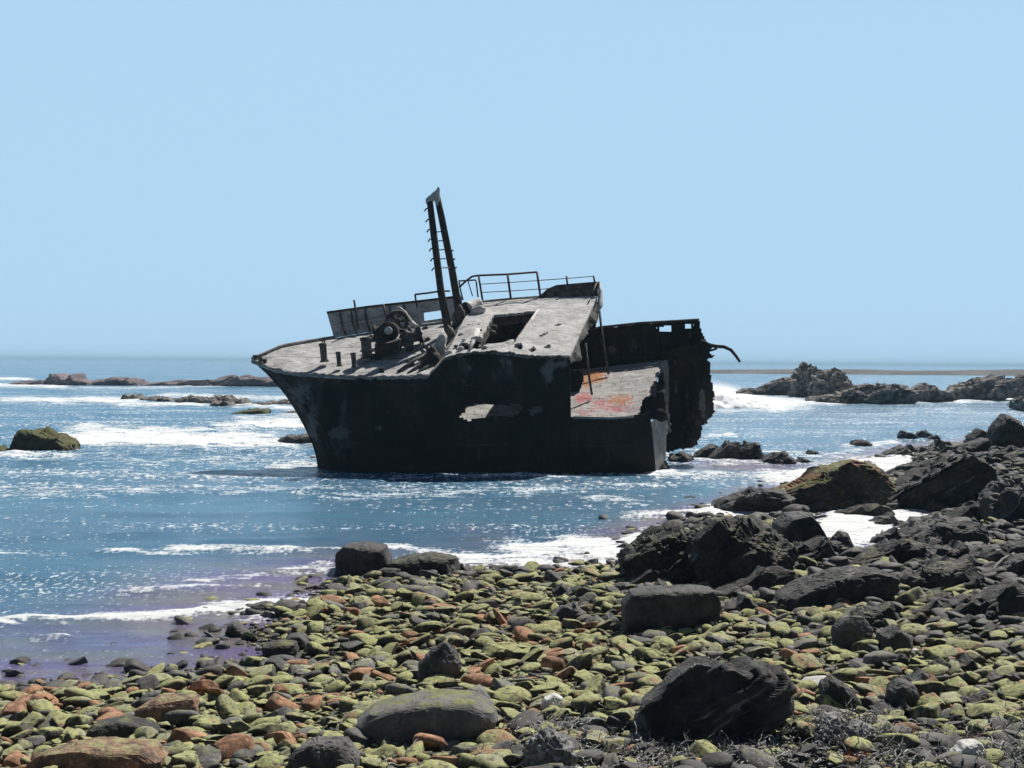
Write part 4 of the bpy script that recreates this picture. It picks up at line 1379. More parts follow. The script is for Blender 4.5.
# --- near hull shell
top = [(252, 361, 3.0), (275, 369.5, 1.9), (300, 373.5, 1.3), (330, 375.5, .9), (370, 377, .5), (405, 376.5, .25), (430, 375.5, .1), (445, 359, 0),
       (485, 351.5, 0), (530, 356, 0), (570, 357, 0), (571, 417, .35), (612, 417.5, .35), (643, 414, .4), (650, 412, .45)]
bot = [(317, 3.0), (330, 2.4), (343, 2.0), (360, 1.7), (388, 1.4), (412, 1.2), (432, 1.1), (446, 1.1), (485, 1.1), (530, 1.1), (570, 1.1), (571.5, 1.1), (612, 1.1), (650, 1.1), (657, 1.1)]


def resample_x(T, Bm, step):
    T = np.asarray(T, float); Bm = np.asarray(Bm, float)
    ts = [0.0]
    for i in range(len(T) - 1):
        L = max(abs(T[i + 1, 0] - T[i, 0]), abs(Bm[i + 1, 0] - Bm[i, 0]))
        k = max(1, int(L / step))
        ts += list(i + np.linspace(0, 1, k + 1)[1:])
    ts = np.array(ts)
    i = np.minimum(ts.astype(int), len(T) - 2)
    f = (ts - i)[:, None]
    return T[i] * (1 - f) + T[i + 1] * f, Bm[i] * (1 - f) + Bm[i + 1] * f


def shell(T, Bm, nv, step, zb, bulge=0.0, stem=0.0):
    a, b_ = resample_x(T, Bm, step)
    W0 = np.array([Sp(*q) for q in a])
    W1 = np.array([[at_depth(q[0], 474, D0 + q[1])[0], D0 + q[1], zb] for q in b_])
    t = np.linspace(0, 1, nv)[:, None, None]
    G = W0[None] * (1 - t) + W1[None] * t
    dec = np.exp(-(a[:, 0] - a[0, 0]) / 55.0)[None, :]
    tt = np.linspace(0, 1, nv)[:, None]
    G[..., 0] += stem * dec * (1 - np.abs(2 * tt - 1) ** 2.6)
    G[..., 1] -= bulge * np.sin(math.pi * tt) * (1 - dec)
    return G


G = shell(top, bot, 60, 2.0, -0.4, 0.18, 0.62)
G[..., 1] += 0.05 * fbm(G.reshape(-1, 3) * 0.9, 4, 51).reshape(G.shape[:2])
pp = to_px(G.reshape(-1, 3)).reshape(*G.shape[:2], 2)
cc = centers(pp)
jx = 2.2 * fbm(np.dstack([cc / 7, cc[..., :1] * 0]).reshape(-1, 3), 3, 5).reshape(cc.shape[:2])
holes = [[(461, 418), (466, 408), (475, 404), (492, 405), (519, 404), (522, 409), (512, 417), (490, 417), (468, 420)],
         [(464, 382), (470, 383), (475, 385.5), (472, 387), (465, 385)], [(446, 371), (449, 372), (449, 376), (446, 375)], [(430, 377), (434, 377), (434, 380), (430, 380)],
         [(528, 409), (536, 408), (537, 414), (530, 415)]]
keep = np.ones(cc.shape[:2], bool)
for h in holes:
    keep &= ~inpoly(cc[..., 0] + jx, cc[..., 1] + jx * 0.6, h)
bare_lit = np.zeros(G.shape[:2])  # grey patches on the plating; those at the bow paint its lit band
for (cx, cy, rx, ry, s) in [(300, 395, 18, 30, .55), (312, 425, 10, 28, .6), (275, 375, 14, 10, .35), (340, 433, 14, 8, .8), (378, 428, 5, 5, .6), (548, 372, 8, 16, .7), (556, 364, 16, 6, .6), (505, 362, 10, 6, .5), (470, 368, 6, 6, .5), (535, 410, 8, 7, .6), (440, 380, 10, 6, .3)]:
    bare_lit = np.maximum(bare_lit, s * np.exp(-((pp[..., 0] - cx) / rx) ** 2 - ((pp[..., 1] - cy) / ry) ** 2))
thick('hull', G, pp, keep, (0, 0.09, 0), m_hull, wreck, {'bare_lit': bare_lit})

# --- starboard shell of the bow
fo_near = [(252, 360, 3.0), (275, 368.5, 1.9), (300, 372.5, 1.3), (330, 374.5, .9), (370, 376, .5), (405, 375.5, .25), (430, 374.5, .1)]
fo_far = [(252, 359.5, 3.05), (282, 346.5, 4.0), (305, 342.5, 4.8), (334, 338, 5.4), (375, 331, 5.9), (415, 325, 6.2), (462, 318, 6.3)]
rd_near = [(445, 358, 0), (462, 353, 0), (485, 350.5, 0), (510, 352.5, 0), (532, 355.5, 0), (555, 356, 0), (570, 356.5, 0)]
rd_far = [(472, 304, 6.3), (485, 302.5, 6.3), (502, 300.8, 6.3), (522, 299.3, 6.3), (545, 297.8, 6.3), (575, 297, 6.3), (597, 296.5, 6.3)]
topS = fo_far[:-1] + [(462, 318, 6.3), (472, 304, 6.3), (522, 299.3, 6.3), (597, 296.5, 6.3)]
botS = [(317, 3.05), (335, 4.2), (350, 5.0), (372, 5.9), (400, 6.7), (425, 7.1), (462, 7.3), (472, 7.35), (522, 7.4), (590, 7.4)]
G = shell(topS, botS, 30, 4.0, -0.4, 0.0, 0.62)
pp = to_px(G.reshape(-1, 3)).reshape(*G.shape[:2], 2)
G[..., 2] -= 0.05
thick('starboard_shell', G, pp, np.ones((G.shape[0] - 1, G.shape[1] - 1), bool), (0, -0.09, 0), m_hull, wreck, {'bare_lit': np.zeros(G.shape[:2])})

# --- decks
G, pp = deck_grid(fo_near, fo_far, 110, 34, 0.05, 61)
thick('foredeck', G, pp, np.ones((G.shape[0] - 1, G.shape[1] - 1), bool), (0, 0, -0.13), m_foredeck, wreck)
# rubbing edge along the foredeck
eq = lerp_list(fo_near, 110)
ej = fbm(np.stack([eq[:, 0] / 5.0, eq[:, 0] * 0, eq[:, 0] * 0 + 3], 1), 4, 19, 0.7)
MB().tube([Sp(q[0], q[1] + 1.5 + 2.2 * j_, q[2] - 0.06) for q, j_ in zip(eq, ej)], 0.065 * (1 + 1.1 * np.roll(ej, 7)), 8).build('deck_edge', m_plate, wreck, True)
MB().tube([Sp(q[0], q[1] - 0.8, q[2] - 0.05) for q in lerp_list(fo_far[:4], 14)], 0.06, 8).build('deck_edge', m_plate, wreck, True)

# step between the two decks
a_, b_ = lerp_list([fo_near[-1], fo_far[-1]], 40), lerp_list([rd_near[0], rd_far[0]], 40)
G = np.stack([np.array([Sp(*q) for q in a_]), np.array([Sp(*(q1 * .5 + q2 * .5)) for q1, q2 in zip(a_, b_)]), np.array([Sp(*q) for q in b_])])
G = np.concatenate([G[0:1] * (1 - t) + G[1:2] * t for t in np.linspace(0, 1, 8)[:-1]] + [G[1:2] * (1 - t) + G[2:3] * t for t in np.linspace(0, 1, 8)])
G[..., 1] += 0.12 * fbm(G.reshape(-1, 3) * 2.5, 4, 63).reshape(G.shape[:2])
G[..., 0] += 0.10 * fbm(G.reshape(-1, 3) * 2.5, 4, 64).reshape(G.shape[:2])
thick('deck_step', G, None, np.ones((G.shape[0] - 1, G.shape[1] - 1), bool), (0.1, 0, 0), m_plate, wreck)

hatch = [(494, 315), (537, 310.8), (530, 320), (518, 337), (513, 345), (497, 348.5), (479, 347), (482, 336)]
hole2 = [(456, 350.5), (459, 344), (466, 342), (470, 344.5), (469, 349), (464, 350.5)]
hole3 = [(471, 349), (473, 341), (481, 336), (488, 340), (485, 348.5), (478, 349.5)]
hole4 = [(514, 348), (516, 344), (521, 343), (524, 347.5), (522, 350)]
hole5 = [(539, 336), (548, 334), (549, 336), (541, 338)]
hole7 = [(528, 349), (534, 346), (537, 350), (531, 352.5)]
hole8 = [(553, 326), (560, 324), (561, 326), (555, 328)]
hole6 = [(543, 346), (549, 345), (551, 347.5), (545, 349)]
G, pp = deck_grid(rd_near, rd_far, 130, 60, 0.06, 66)
# buckled plate
bk = 0.10 * np.exp(-((pp[..., 0] - 555) / 14) ** 2 - ((pp[..., 1] - 335) / 10) ** 2) + 0.07 * np.exp(-((pp[..., 0] - 470) / 9) ** 2 - ((pp[..., 1] - 325) / 8) ** 2)
G[..., 2] += bk
cc = centers(pp)
jx = 1.6 * fbm(np.dstack([cc / 5, cc[..., :1] * 0]).reshape(-1, 3), 3, 15).reshape(cc.shape[:2])
keep = ~inpoly(cc[..., 0] + jx * 0.4, cc[..., 1] + jx * 0.3, hatch)
for h in (hole2, hole3, hole4, hole5, hole6, hole7, hole8):
    keep &= ~inpoly(cc[..., 0] + jx, cc[..., 1] + jx * 0.6, h)
rdk = thick('raised_deck', G, pp, keep, (0, 0, -0.10), m_deck, wreck)


def quadgrid(c00, c10, c11, c01, nu=16, nv=8):
    c00, c10, c11, c01 = (np.asarray(Sp(*c)) for c in (c00, c10, c11, c01))
    u_ = np.linspace(0, 1, nu)[None, :, None]
    v_ = np.linspace(0, 1, nv)[:, None, None]
    return (c00 * (1 - u_) + c10 * u_) * (1 - v_) + (c01 * (1 - u_) + c11 * u_) * v_


def dy_on(px, py):
    """depth of a point of the raised deck"""
    f = np.clip((px - 445) / 140, 0, 1)
    yn, yf = 353 + 2 * f, 303 - 6 * f
    return float(np.clip((yn - py) / (yn - yf), 0, 1) * 6.3)


co = MB()
hp = hatch + [hatch[0]]
for (p0, p1) in zip(hp[:-1], hp[1:]):
    d0_, d1_ = dy_on(*p0), dy_on(*p1)
    A0, A1 = Sp(*p0, d0_), Sp(*p1, d1_)
    dn_ = np.array([0, 0.06, -0.42])
    mid = (A0 + A1) / 2 + dn_ / 2
    nrm = np.cross(A1 - A0, dn_); nrm /= np.linalg.norm(nrm)
    co.box(mid, (A1 - A0) / 2 * 1.02, dn_ / 2, nrm * 0.03)
co.build('hatch_coaming', m_grust, rdk)
Gp = quadgrid((486, 341, 1.5), (514, 336.5, 1.9), (513, 347, 0.9), (492, 350, 0.8), 20, 10)
Gp[..., 2] += 0.10 * fbm(Gp.reshape(-1, 3) * 2.2, 3, 71).reshape(Gp.shape[:2]) - 0.12
thick('fallen_plate', Gp, None, np.ones((9, 19), bool), (0, 0, -0.05), m_deck, wreck)

# torn edge hanging at the broken end of the raised deck
edge = [(570, 356.5, 0), (575, 347, 1.1), (580, 333, 2.6), (585, 322, 3.8), (591, 311, 5.0), (597, 303, 5.9), (600, 299, 6.3)]
e = lerp_list(edge, 60)
G = []
for j in range(9):
    t = j / 8
    G.append([Sp(q[0] + (3.5 + 2.5 * math.sin(q[1] * 0.35)) * t, q[1] + (9 + 4 * math.sin(q[1] * 0.22 + 1)) * t, q[2] + 0.15 * t) for q in e])
G = np.array(G)
G += 0.09 * np.stack([fbm(G.reshape(-1, 3) * 2.2 + s_, 4, 73).reshape(G.shape[:2]) for s_ in (0, 30, 60)], -1)
thick('torn_edge', G, None, np.ones((8, 59), bool), (-0.04, 0, -0.04), m_grust, wreck)
eq = lerp_list(rd_near, 110)
ej = fbm(np.stack([eq[:, 0] / 4.0, eq[:, 0] * 0, eq[:, 0] * 0 + 8], 1), 4, 29, 0.7)
MB().tube([Sp(q[0], q[1] + 1.2 + 2.4 * j_, q[2] - 0.05) for q, j_ in zip(eq, ej)], 0.055 * (1 + 1.2 * np.roll(ej, 9)), 8).build('deck_edge', m_grust, wreck, True)
# long strip of deck between hatch and torn edge: raised seam
MB().tube([Sp(538, 310, 4.8), Sp(530, 322, 3.5), Sp(519, 338, 1.9), Sp(512, 349, 0.6)], 0.05, 6).build('deck_seam', m_pale, wreck, True)
# crushed brackets at the near edge
MB().tube([Sp(478, 331, 2.6), Sp(474, 340, 1.4), Sp(469, 351, 0.1)], [0.13, 0.09, 0.06], 7).build('deck_strut', m_pale, wreck, True)

# --- bulwarks on the far side
bl = [(334, 338, 5.45), (375, 331, 5.95), (415, 325, 6.25), (462, 318, 6.35)]
bt = [(327, 313, 5.7), (370, 307, 6.25), (412, 302.5, 6.55), (462, 296.5, 6.65)]
a_, b_ = lerp_list(bt, 130), lerp_list(bl, 130)
W0 = np.array([Sp(*q) for q in a_]); W1 = np.array([Sp(*q) for q in b_])
t = np.linspace(0, 1, 26)[:, None, None]
G = W0[None] * (1 - t) + W1[None] * t
pp = to_px(G.reshape(-1, 3)).reshape(*G.shape[:2], 2)
cc = centers(pp)
keep = ~inpoly(cc[..., 0], cc[..., 1], [(424, 312.5), (445, 310.5), (446, 318), (425, 320.5)])
blw = thick('bulwark', G, pp, keep, (0, 0.06, 0), m_deck, wreck)
MB().tube([q + np.array([0, -0.02, 0.02]) for q in W0[::8]], 0.05, 6).build('cap_rail', m_rust, blw, True)
mid_ = W0 * 0.45 + W1 * 0.55 + np.array([0, -0.06, 0])
MB().tube(mid_[2:92:8], 0.045, 6).build('stringer', m_pale, blw, True)
for px in (340, 352, 366, 392, 408):
    i = int((px - 327) / (462 - 327) * 129)
    MB().tube([W0[i] + np.array([0.05, -0.03, -0.05]), (W0[i] + W1[i]) / 2 + np.array([0, -0.10, 0]), W1[i] + np.array([0.05, -0.3, 0.03])], [0.03, 0.045, 0.06], 6).build('bulwark_stay', m_grust, blw, True)
bl = [(478, 303, 6.32), (502, 301, 6.32), (522, 299.5, 6.32), (540, 298.3, 6.32), (548, 298, 6.32), (556, 297.8, 6.32), (575, 297.2, 6.32), (598, 297, 6.32)]
bt = [(478, 301, 6.4), (502, 298.5, 6.4), (522, 297, 6.42), (540, 295.5, 6.45), (547, 289, 6.5), (556, 285, 6.5), (575, 283.3, 6.5), (598, 281.5, 6.5)]
a_, b_ = lerp_list(bt, 80), lerp_list(bl, 80)
W0 = np.array([Sp(*q) for q in a_]); W1 = np.array([Sp(*q) for q in b_])
t = np.linspace(0, 1, 8)[:, None, None]
G = W0[None] * (1 - t) + W1[None] * t
thick('bulwark', G, None, np.ones((7, 79), bool), (0, 0.07, 0), m_grust, wreck)
# end post of that bulwark
MB().tube([Sp(598.5, 282, 6.45), Sp(600.5, 292, 6.3), Sp(600, 305, 6.0), Sp(597, 312, 5.6)], [0.07, 0.09, 0.12, 0.07], 7).build('bulwark_end_post', m_pale, wreck, True)
MB().tube([Sp(596.5, 283, 6.3), Sp(594, 289, 5.9), Sp(590.5, 296.5, 5.6)], 0.03, 6).build('bulwark_stay', m_grust, wreck, True)

# --- lower deck seen through the break
tw_near = [(445, 425, .55), (510, 420, .55), (572, 417, .42), (612, 417.5, .42), (643, 414, .45)]
tw_far = [(470, 373, 5.9), (530, 371, 5.9), (580, 369, 5.9), (622, 365, 5.9), (664, 360, 5.9)]
G, pp = deck_grid(tw_near, tw_far, 110, 50, 0.06, 81)
cc = centers(pp)
jx = 2.0 * fbm(np.dstack([cc / 5, cc[..., :1] * 0]).reshape(-1, 3), 3, 16).reshape(cc.shape[:2])
keep = ~inpoly(cc[..., 0] + jx, cc[..., 1] + jx, [(637, 422), (642, 410), (650, 398), (657, 386), (663, 376), (675, 372), (675, 422)])
paint = np.zeros(G.shape[:2]); orange = np.zeros(G.shape[:2])
for (cx, cy, rx, ry, s) in [(583, 398, 12, 6, .9), (604, 404, 20, 10, .6), (618, 408, 22, 8, .6), (585, 412, 14, 5, .45), (630, 400, 8, 8, .5)]:
    paint = np.maximum(paint, s * np.exp(-((pp[..., 0] - cx) / rx) ** 2 - ((pp[..., 1] - cy) / ry) ** 2))
for (cx, cy, rx, ry, s) in [(594, 376, 14, 9, .95), (585, 382, 7, 9, .8), (620, 400, 14, 7, .7)]:
    orange = np.maximum(orange, s * np.exp(-((pp[..., 0] - cx) / rx) ** 2 - ((pp[..., 1] - cy) / ry) ** 2))
thick('lower_deck', G, pp, keep, (0, 0, -0.10), m_tween, wreck, {'paint': paint, 'orange': orange})
MB().tube([Sp(573, 417.5, .32), Sp(612, 418.3, .32), Sp(634, 416.5, .34)], 0.05, 6).build('deck_edge', m_plate, wreck, True)


def polyplate(name, poly, dyf, thickv, mat, seed, step=1.6, amp=0.06, rag=1.2, holes=(), attrs=None, parent=None):
    P_ = np.asarray(poly, float)
    xs = np.arange(P_[:, 0].min() - 2, P_[:, 0].max() + 2 + step, step)
    ys_ = np.arange(P_[:, 1].min() - 2, P_[:, 1].max() + 2 + step, step)
    GX, GY = np.meshgrid(xs, ys_)
    cx = (GX[:-1, :-1] + GX[1:, 1:]) / 2
    cy = (GY[:-1, :-1] + GY[1:, 1:]) / 2
    j1 = rag * fbm(np.stack([cx.ravel() / 4, cy.ravel() / 4, cx.ravel() * 0], 1), 3, seed).reshape(cx.shape)
    j2 = rag * fbm(np.stack([cx.ravel() / 4, cy.ravel() / 4, cx.ravel() * 0 + 9], 1), 3, seed + 1).reshape(cx.shape)
    keep = inpoly(cx + j1, cy + j2, P_)
    for h in holes: keep &= ~inpoly(cx, cy, h)
    G = np.array([[Sp(a, b_, dyf(a, b_)) for a, b_ in zip(r1, r2)] for r1, r2 in zip(GX, GY)])
    n_ = fbm(G.reshape(-1, 3) * 1.1, 4, seed + 5).reshape(G.shape[:2])
    G[..., 1] += amp * n_ * 2
    G[..., 0] += amp * 0.4 * fbm(G.reshape(-1, 3) * 3.0, 3, seed + 6).reshape(G.shape[:2])
    G[..., 2] += amp * 0.4 * fbm(G.reshape(-1, 3) * 3.0, 3, seed + 8).reshape(G.shape[:2])
    at = {'bare_lit': np.zeros(G.shape[:2])}
    if attrs:
        for (ax, ay, rx, ry, s) in attrs:
            at['bare_lit'] = np.maximum(at['bare_lit'], s * np.exp(-((GX - ax) / rx) ** 2 - ((GY - ay) / ry) ** 2))
    return thick(name, G, None, keep, thickv, mat, parent or wreck, at)


# starboard side of the broken aft part, seen from inside
aft = polyplate('aft_side', [(570, 336), (585, 331.5), (600, 328), (640, 323.8), (699, 320), (700, 326), (702, 333), (707, 343), (706, 352), (690, 358), (664, 372), (575, 373)],
          lambda a, b_: 6.45, (0, 0.16, 0), m_hull, 91, 1.5, 0.04, 0.4, [[(657, 327), (672, 325.5), (672, 331), (658, 332)], [(685, 324.2), (694, 323.8), (693.5, 328.5), (686, 329)]],
          [(610, 350, 16, 8, .55), (632, 346, 8, 12, .5), (690, 335, 8, 8, .5), (650, 345, 8, 6, .35)])
MB().tube([Sp(572, 335, 6.4), Sp(600, 327.3, 6.4), Sp(640, 323, 6.4), Sp(699, 319.6, 6.4)], 0.055, 6).build('cap_rail', m_grust, aft, True)
MB().tube([Sp(574, 371.5, 6.3), Sp(620, 366, 6.3), Sp(664, 360, 6.3)], 0.05, 6).build('stringer', m_grust, aft, True)
for px in (590, 606, 622, 640, 658, 676, 692):
    yt = np.interp(px, [572, 600, 640, 699], [336, 328.5, 324.5, 321])
    MB().tube([Sp(px, yt + 1, 6.38), Sp(px + 1, (yt + 366) / 2, 6.34), Sp(px + 2, 366 - (px - 600) * 0.06, 6.3)], 0.05, 5).build('hull_frame', m_hull, aft)
# its outer lower bulk, hanging clear of the water
polyplate('aft_hull_chunk', [(663, 352), (684, 347), (700, 343), (708, 342), (715, 347), (707, 350), (714, 356), (708, 359), (710, 370), (712, 385), (714.5, 395), (714, 414), (710, 420), (704, 425), (700, 440), (694, 447),
                             (668, 452), (660, 447), (658, 420), (661, 400), (662, 372)], lambda a, b_: 5.3 + 0.35 * math.sin(a * 0.16) * math.sin(b_ * 0.05), (0, 1.4, 0), m_hull, 95, 1.5, 0.12, 2.2, (),
          [(702, 403, 5, 18, .75), (688, 395, 4, 14, .55), (676, 390, 4, 20, .5), (673, 365, 6, 8, .4)])
# grey end column and torn frames at the aft edge of the lower deck
polyplate('end_column', [(660, 362), (668, 360), (669, 380), (669, 410), (671, 432), (663, 432), (661, 410), (661, 385)], lambda a, b_: 4.4 - (b_ - 360) * 0.02, (0.02, 0.35, 0), m_plate, 97, 1.2, 0.04, 0.8)
polyplate('torn_frame', [(640, 413), (641, 402), (645, 396), (649, 398), (650, 388), (654, 381), (657, 384), (659, 377), (663, 372), (664, 395), (666, 413), (664, 422), (654, 418), (646, 420)],
          lambda a, b_: float(np.interp(b_, [372, 415], [1.5, 0.6])), (0.1, 0.14, 0), m_hull, 98, 1.2, 0.08, 1.6, (), [(655, 390, 3, 8, .7), (650, 405, 5, 6, .3)])
# cut face at the after end of the near hull
polyplate('hull_end_plate', [(648, 436), (650, 424), (655, 418), (664, 412), (667, 425), (665, 445), (665, 458), (660, 466), (656, 476), (650, 470), (648, 455)],
          lambda a, b_: float(np.interp(a, [648, 668], [0.85, 2.2])), (0.05, 0.12, 0), m_plate, 99, 1.2, 0.05, 1.0)
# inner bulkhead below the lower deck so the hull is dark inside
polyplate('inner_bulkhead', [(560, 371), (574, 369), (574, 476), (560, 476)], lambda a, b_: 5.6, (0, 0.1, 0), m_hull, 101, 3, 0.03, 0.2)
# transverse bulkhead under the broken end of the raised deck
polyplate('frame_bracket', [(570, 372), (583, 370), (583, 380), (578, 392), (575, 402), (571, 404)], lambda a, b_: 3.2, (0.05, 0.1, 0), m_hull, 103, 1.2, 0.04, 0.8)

# bent pipe
MB().tube([Sp(701, 341, 6.0), Sp(708, 345, 6.0), Sp(716, 346.3, 6.0), Sp(724, 346.8, 6.0), Sp(731, 350, 6.0), Sp(736, 356, 6.0), Sp(740, 362, 6.0)], [0.09, 0.08, 0.075, 0.07, 0.065, 0.06, 0.05], 8).build('bent_pipe', m_rust, wreck, True)
MB().tube([Sp(704, 349, 6.0), Sp(711, 350.5, 6.0), Sp(717, 348.5, 6.0)], 0.05, 6).build('bent_pipe', m_rust, wreck, True)

# props between the decks
MB().tube([Sp(599.5, 311, 5.5), Sp(602.5, 338, 5.2), Sp(608.5, 374, 4.6)], 0.05, 7).build('prop_rod', m_grust, wreck, True)
MB().tube([Sp(585.5, 343, 2.4), Sp(588, 370, 2.3), Sp(592, 395, 2.2)], 0.045, 7).build('prop_rod', m_grust, wreck, True)

# --- mast
mast = link('mast', None, (0, 0, 0), wreck)
MB().tube([Sp(429.5, 199, 4.2), Sp(433.5, 232, 4.0), Sp(441, 292, 3.6), Sp(449.5, 336, 3.3)], [0.125, 0.135, 0.145, 0.165], 10).build('mast_leg', m_rust, mast, True)
MB().tube([Sp(437, 196, 4.3), Sp(441.5, 217, 4.4), Sp(452, 270, 4.8), Sp(460.5, 320, 5.0)], [0.125, 0.135, 0.145, 0.165], 10).build('mast_leg', m_rust, mast, True)
polyplate('mast_head', [(425.5, 203), (426, 198), (430, 195), (436, 190), (438, 186.5), (439.5, 188), (439.5, 200), (437, 206), (434, 200), (430, 201)], lambda a, b_: 4.05, (0, 0.35, 0), m_pale, 111, 0.7, 0.01, 0.2, (), None, mast)
for k_, py in enumerate((209.5, 220.5, 230.5, 240, 249.5, 259.5, 269)):
    xl = np.interp(py, [199, 232, 292], [429.5, 433.5, 441]) - 2
    MB().tube([Sp(xl + 1, py - 0.5, 4.0), Sp(xl - 2.5, py - 1.0, 3.95), Sp(xl - 4.5, py + 1.8, 3.95)], 0.03, 5).build('rung', m_grust, mast)
for py in (232, 241, 250, 259, 268):
    xl = np.interp(py, [199, 232, 292], [429.5, 433.5, 441]) + 2
    xr = np.interp(py, [196, 217, 270, 320], [437, 441.5, 452, 460.5]) - 1
    MB().tube([Sp(xl, py, 4.0), Sp(xr, py - 0.5, 4.5)], 0.022, 5).build('rung', m_rail, mast)
for py in (251, 259.5, 268):
    xr = np.interp(py, [196, 217, 270, 320], [437, 441.5, 452, 460.5]) + 3
    MB().tube([Sp(xr, py, 4.7), Sp(xr + 2.2, py - 0.6, 4.7)], 0.035, 5).build('rung', m_grust, mast)

# foot brackets and lumps at the mast foot
def lump(name, outline, dy, depth, mat, seed, amp=0.06, parent=None, boxy=0.6):
    ol = np.array(outline, float)
    c0 = (ol.max(0) + ol.min(0)) / 2
    k = (D0 + dy) / F
    d = np.stack([(ol[:, 0] - c0[0]) * k, -(ol[:, 1] - c0[1]) * k], 1)
    nxt = np.roll(d, -1, 0)
    seg = np.concatenate([d[i] + (nxt[i] - d[i]) * np.linspace(0, 1, 20)[:, None] for i in range(len(d))])
    th = np.arctan2(seg[:, 1], seg[:, 0]); rr = np.hypot(seg[:, 0], seg[:, 1])
    o_ = np.argsort(th); th, rr = th[o_], rr[o_]
    th = np.concatenate([th - 2 * math.pi, th, th + 2 * math.pi]); rr = np.tile(rr, 3)
    V, T = ico(4)
    a = np.arctan2(V[:, 2], V[:, 0]); rho = np.hypot(V[:, 0], V[:, 2]); R = np.interp(a, th, rr)
    W = np.stack([R * np.cos(a) * rho ** boxy, np.sign(V[:, 1]) * np.abs(V[:, 1]) ** boxy * depth / 2, R * np.sin(a) * rho ** boxy], 1)
    W += (amp * fbm(W * 3.5 + seed, 4, seed))[:, None] * W / (np.linalg.norm(W, axis=1)[:, None] + 1e-9)
    W = W + Sp(c0[0], c0[1], dy) - ROOTLOC
    return link(name, mesh_np(name, W, T, True, [mat]), (0, 0, 0), parent or wreck)


lump('mast_foot', [(436, 362), (432, 350), (437, 338), (443, 331), (447, 336), (446, 350), (450, 360), (442, 365)], 2.2, 0.9, m_pale, 121, 0.12)
lump('mast_foot', [(445, 345), (443, 332), (448, 325), (453, 330), (460, 338), (455, 342)], 3.2, 0.6, m_grust, 122, 0.1)
lump('mast_foot', [(452, 328), (454, 312), (460, 304), (466, 312), (465, 322), (460, 330)], 4.9, 0.6, m_grust, 123, 0.12)
vt = MB()
vt.lathe(Sp(467.5, 309.5, 5.2), Sp(481, 304, 5.4), [(0, 0.02), (0, 0.30), (0.08, 0.32), (0.12, 0.27), (0.9, 0.27), (1.0, 0.24), (1.0, 0.02)], 18)
vent = vt.build('vent_drum', m_pale, wreck, True)
MB().lathe(Sp(466, 310, 5.15), Sp(467.4, 309.5, 5.2), [(0, 0.05), (0, 0.31), (1, 0.31), (1, 0.05)], 18).build('drum_rim', m_rust, vent, True)
lump('winch_bed', [(470, 315), (471, 309), (480, 305), (486, 308), (485, 312), (478, 316)], 5.0, 0.5, m_pale, 125, 0.06)
lump('deck_hump', [(462, 333), (464, 326), (470, 323), (478, 324), (476, 330), (468, 334)], 3.6, 0.7, m_deck, 126, 0.05)

# --- deck gear of the foredeck
def bollard(px0, y0, y1, r, dy, lean=-2.0, capped=True, mat=None):
    p0, p1 = Sp(px0, y1, dy), Sp(px0 + lean, y0, dy)
    b_ = MB()
    b_.lathe(p0, p1, [(0, r * 1.35), (0.06, r * 1.3), (0.12, r), (0.82, r), (0.84, r * 1.15), (0.97, r * 1.15), (1.0, r * 0.8), (1.0, 0.01)], 14)
    return b_.build('bollard', mat or m_grust, wreck, True)


b1 = bollard(324.5, 343, 362, 0.125, 1.9, -2)
MB().tube([Sp(321.5, 345, 1.9), Sp(322.6, 340.5, 1.9), Sp(324.4, 340.5, 1.9), Sp(324.6, 344, 1.9)], 0.035, 6).build('bollard_pin', m_rust, b1, True)
bollard(339.5, 351.5, 366.5, 0.085, 1.35, -1.5)
bollard(354.5, 352.5, 367.5, 0.09, 1.2, -1.5)
bollard(367.5, 337, 358.5, 0.19, 2.0, -2)
MB().tube([Sp(380, 373, .45), Sp(380.5, 368.5, .45), Sp(382.5, 368.5, .45), Sp(383, 373, .45)], 0.06, 6).build('mooring_cleat', m_rust, wreck, True)
for (px, py) in ((255.5, 359), (260.5, 361), (265, 363)):
    MB().lathe(Sp(px, py + 1, 2.6), Sp(px - 0.4, py - 4, 2.6), [(0, 0.09), (0.2, 0.075), (0.7, 0.075), (0.75, 0.1), (1, 0.08), (1, 0.01)], 10).build('fairlead', m_grust, wreck, True)
MB().box(Sp(264, 355.5, 3.4), (0.12, 0, 0.02), (0, 0.08, 0), (0, 0, 0.04)).build('fairlead', m_grust, wreck)
# stanchions on the bulwark
MB().tube([Sp(354, 300, 5.9), Sp(356, 312, 5.9), Sp(358, 329, 5.7)], 0.045, 6).build('stanchion', m_grust, wreck, True)
MB().tube([Sp(383.5, 305, 6.1), Sp(385, 312, 6.0), Sp(387, 320, 5.9)], 0.05, 6).build('stanchion', m_grust, wreck, True)

wl = link('windlass', None, (0, 0, 0), wreck)
Sx = np.array([1.0, 0, 0])
MB().box(Sp(388.5, 347, 2.4), (0.42, -0.05, 0.04), (0.05, 0.38, 0.08), (0, -0.06, 0.22)).build('windlass_bed', m_rust, wl)
MB().lathe(Sp(374, 333, 3.0), Sp(383, 332, 3.0), [(0, .02), (0, .33), (.15, .33), (.2, .24), (.8, .24), (.85, .33), (1, .33), (1, .02)], 18).build('drum', m_rust, wl, True)
MB().lathe(Sp(387.5, 331, 2.5), Sp(390.5, 331.5, 3.2), [(0, .02), (0, .15), (.1, .2), (.15, .36), (.75, .36), (.8, .2), (1, .18), (1, .02)], 20).build('warping_head', m_rust, wl, True)
MB().lathe(Sp(388, 330.5, 2.3), Sp(388.4, 330.7, 2.48), [(0, .02), (0, .14), (1, .15), (1, .02)], 14).build('head_cap', m_pale, wl, True)
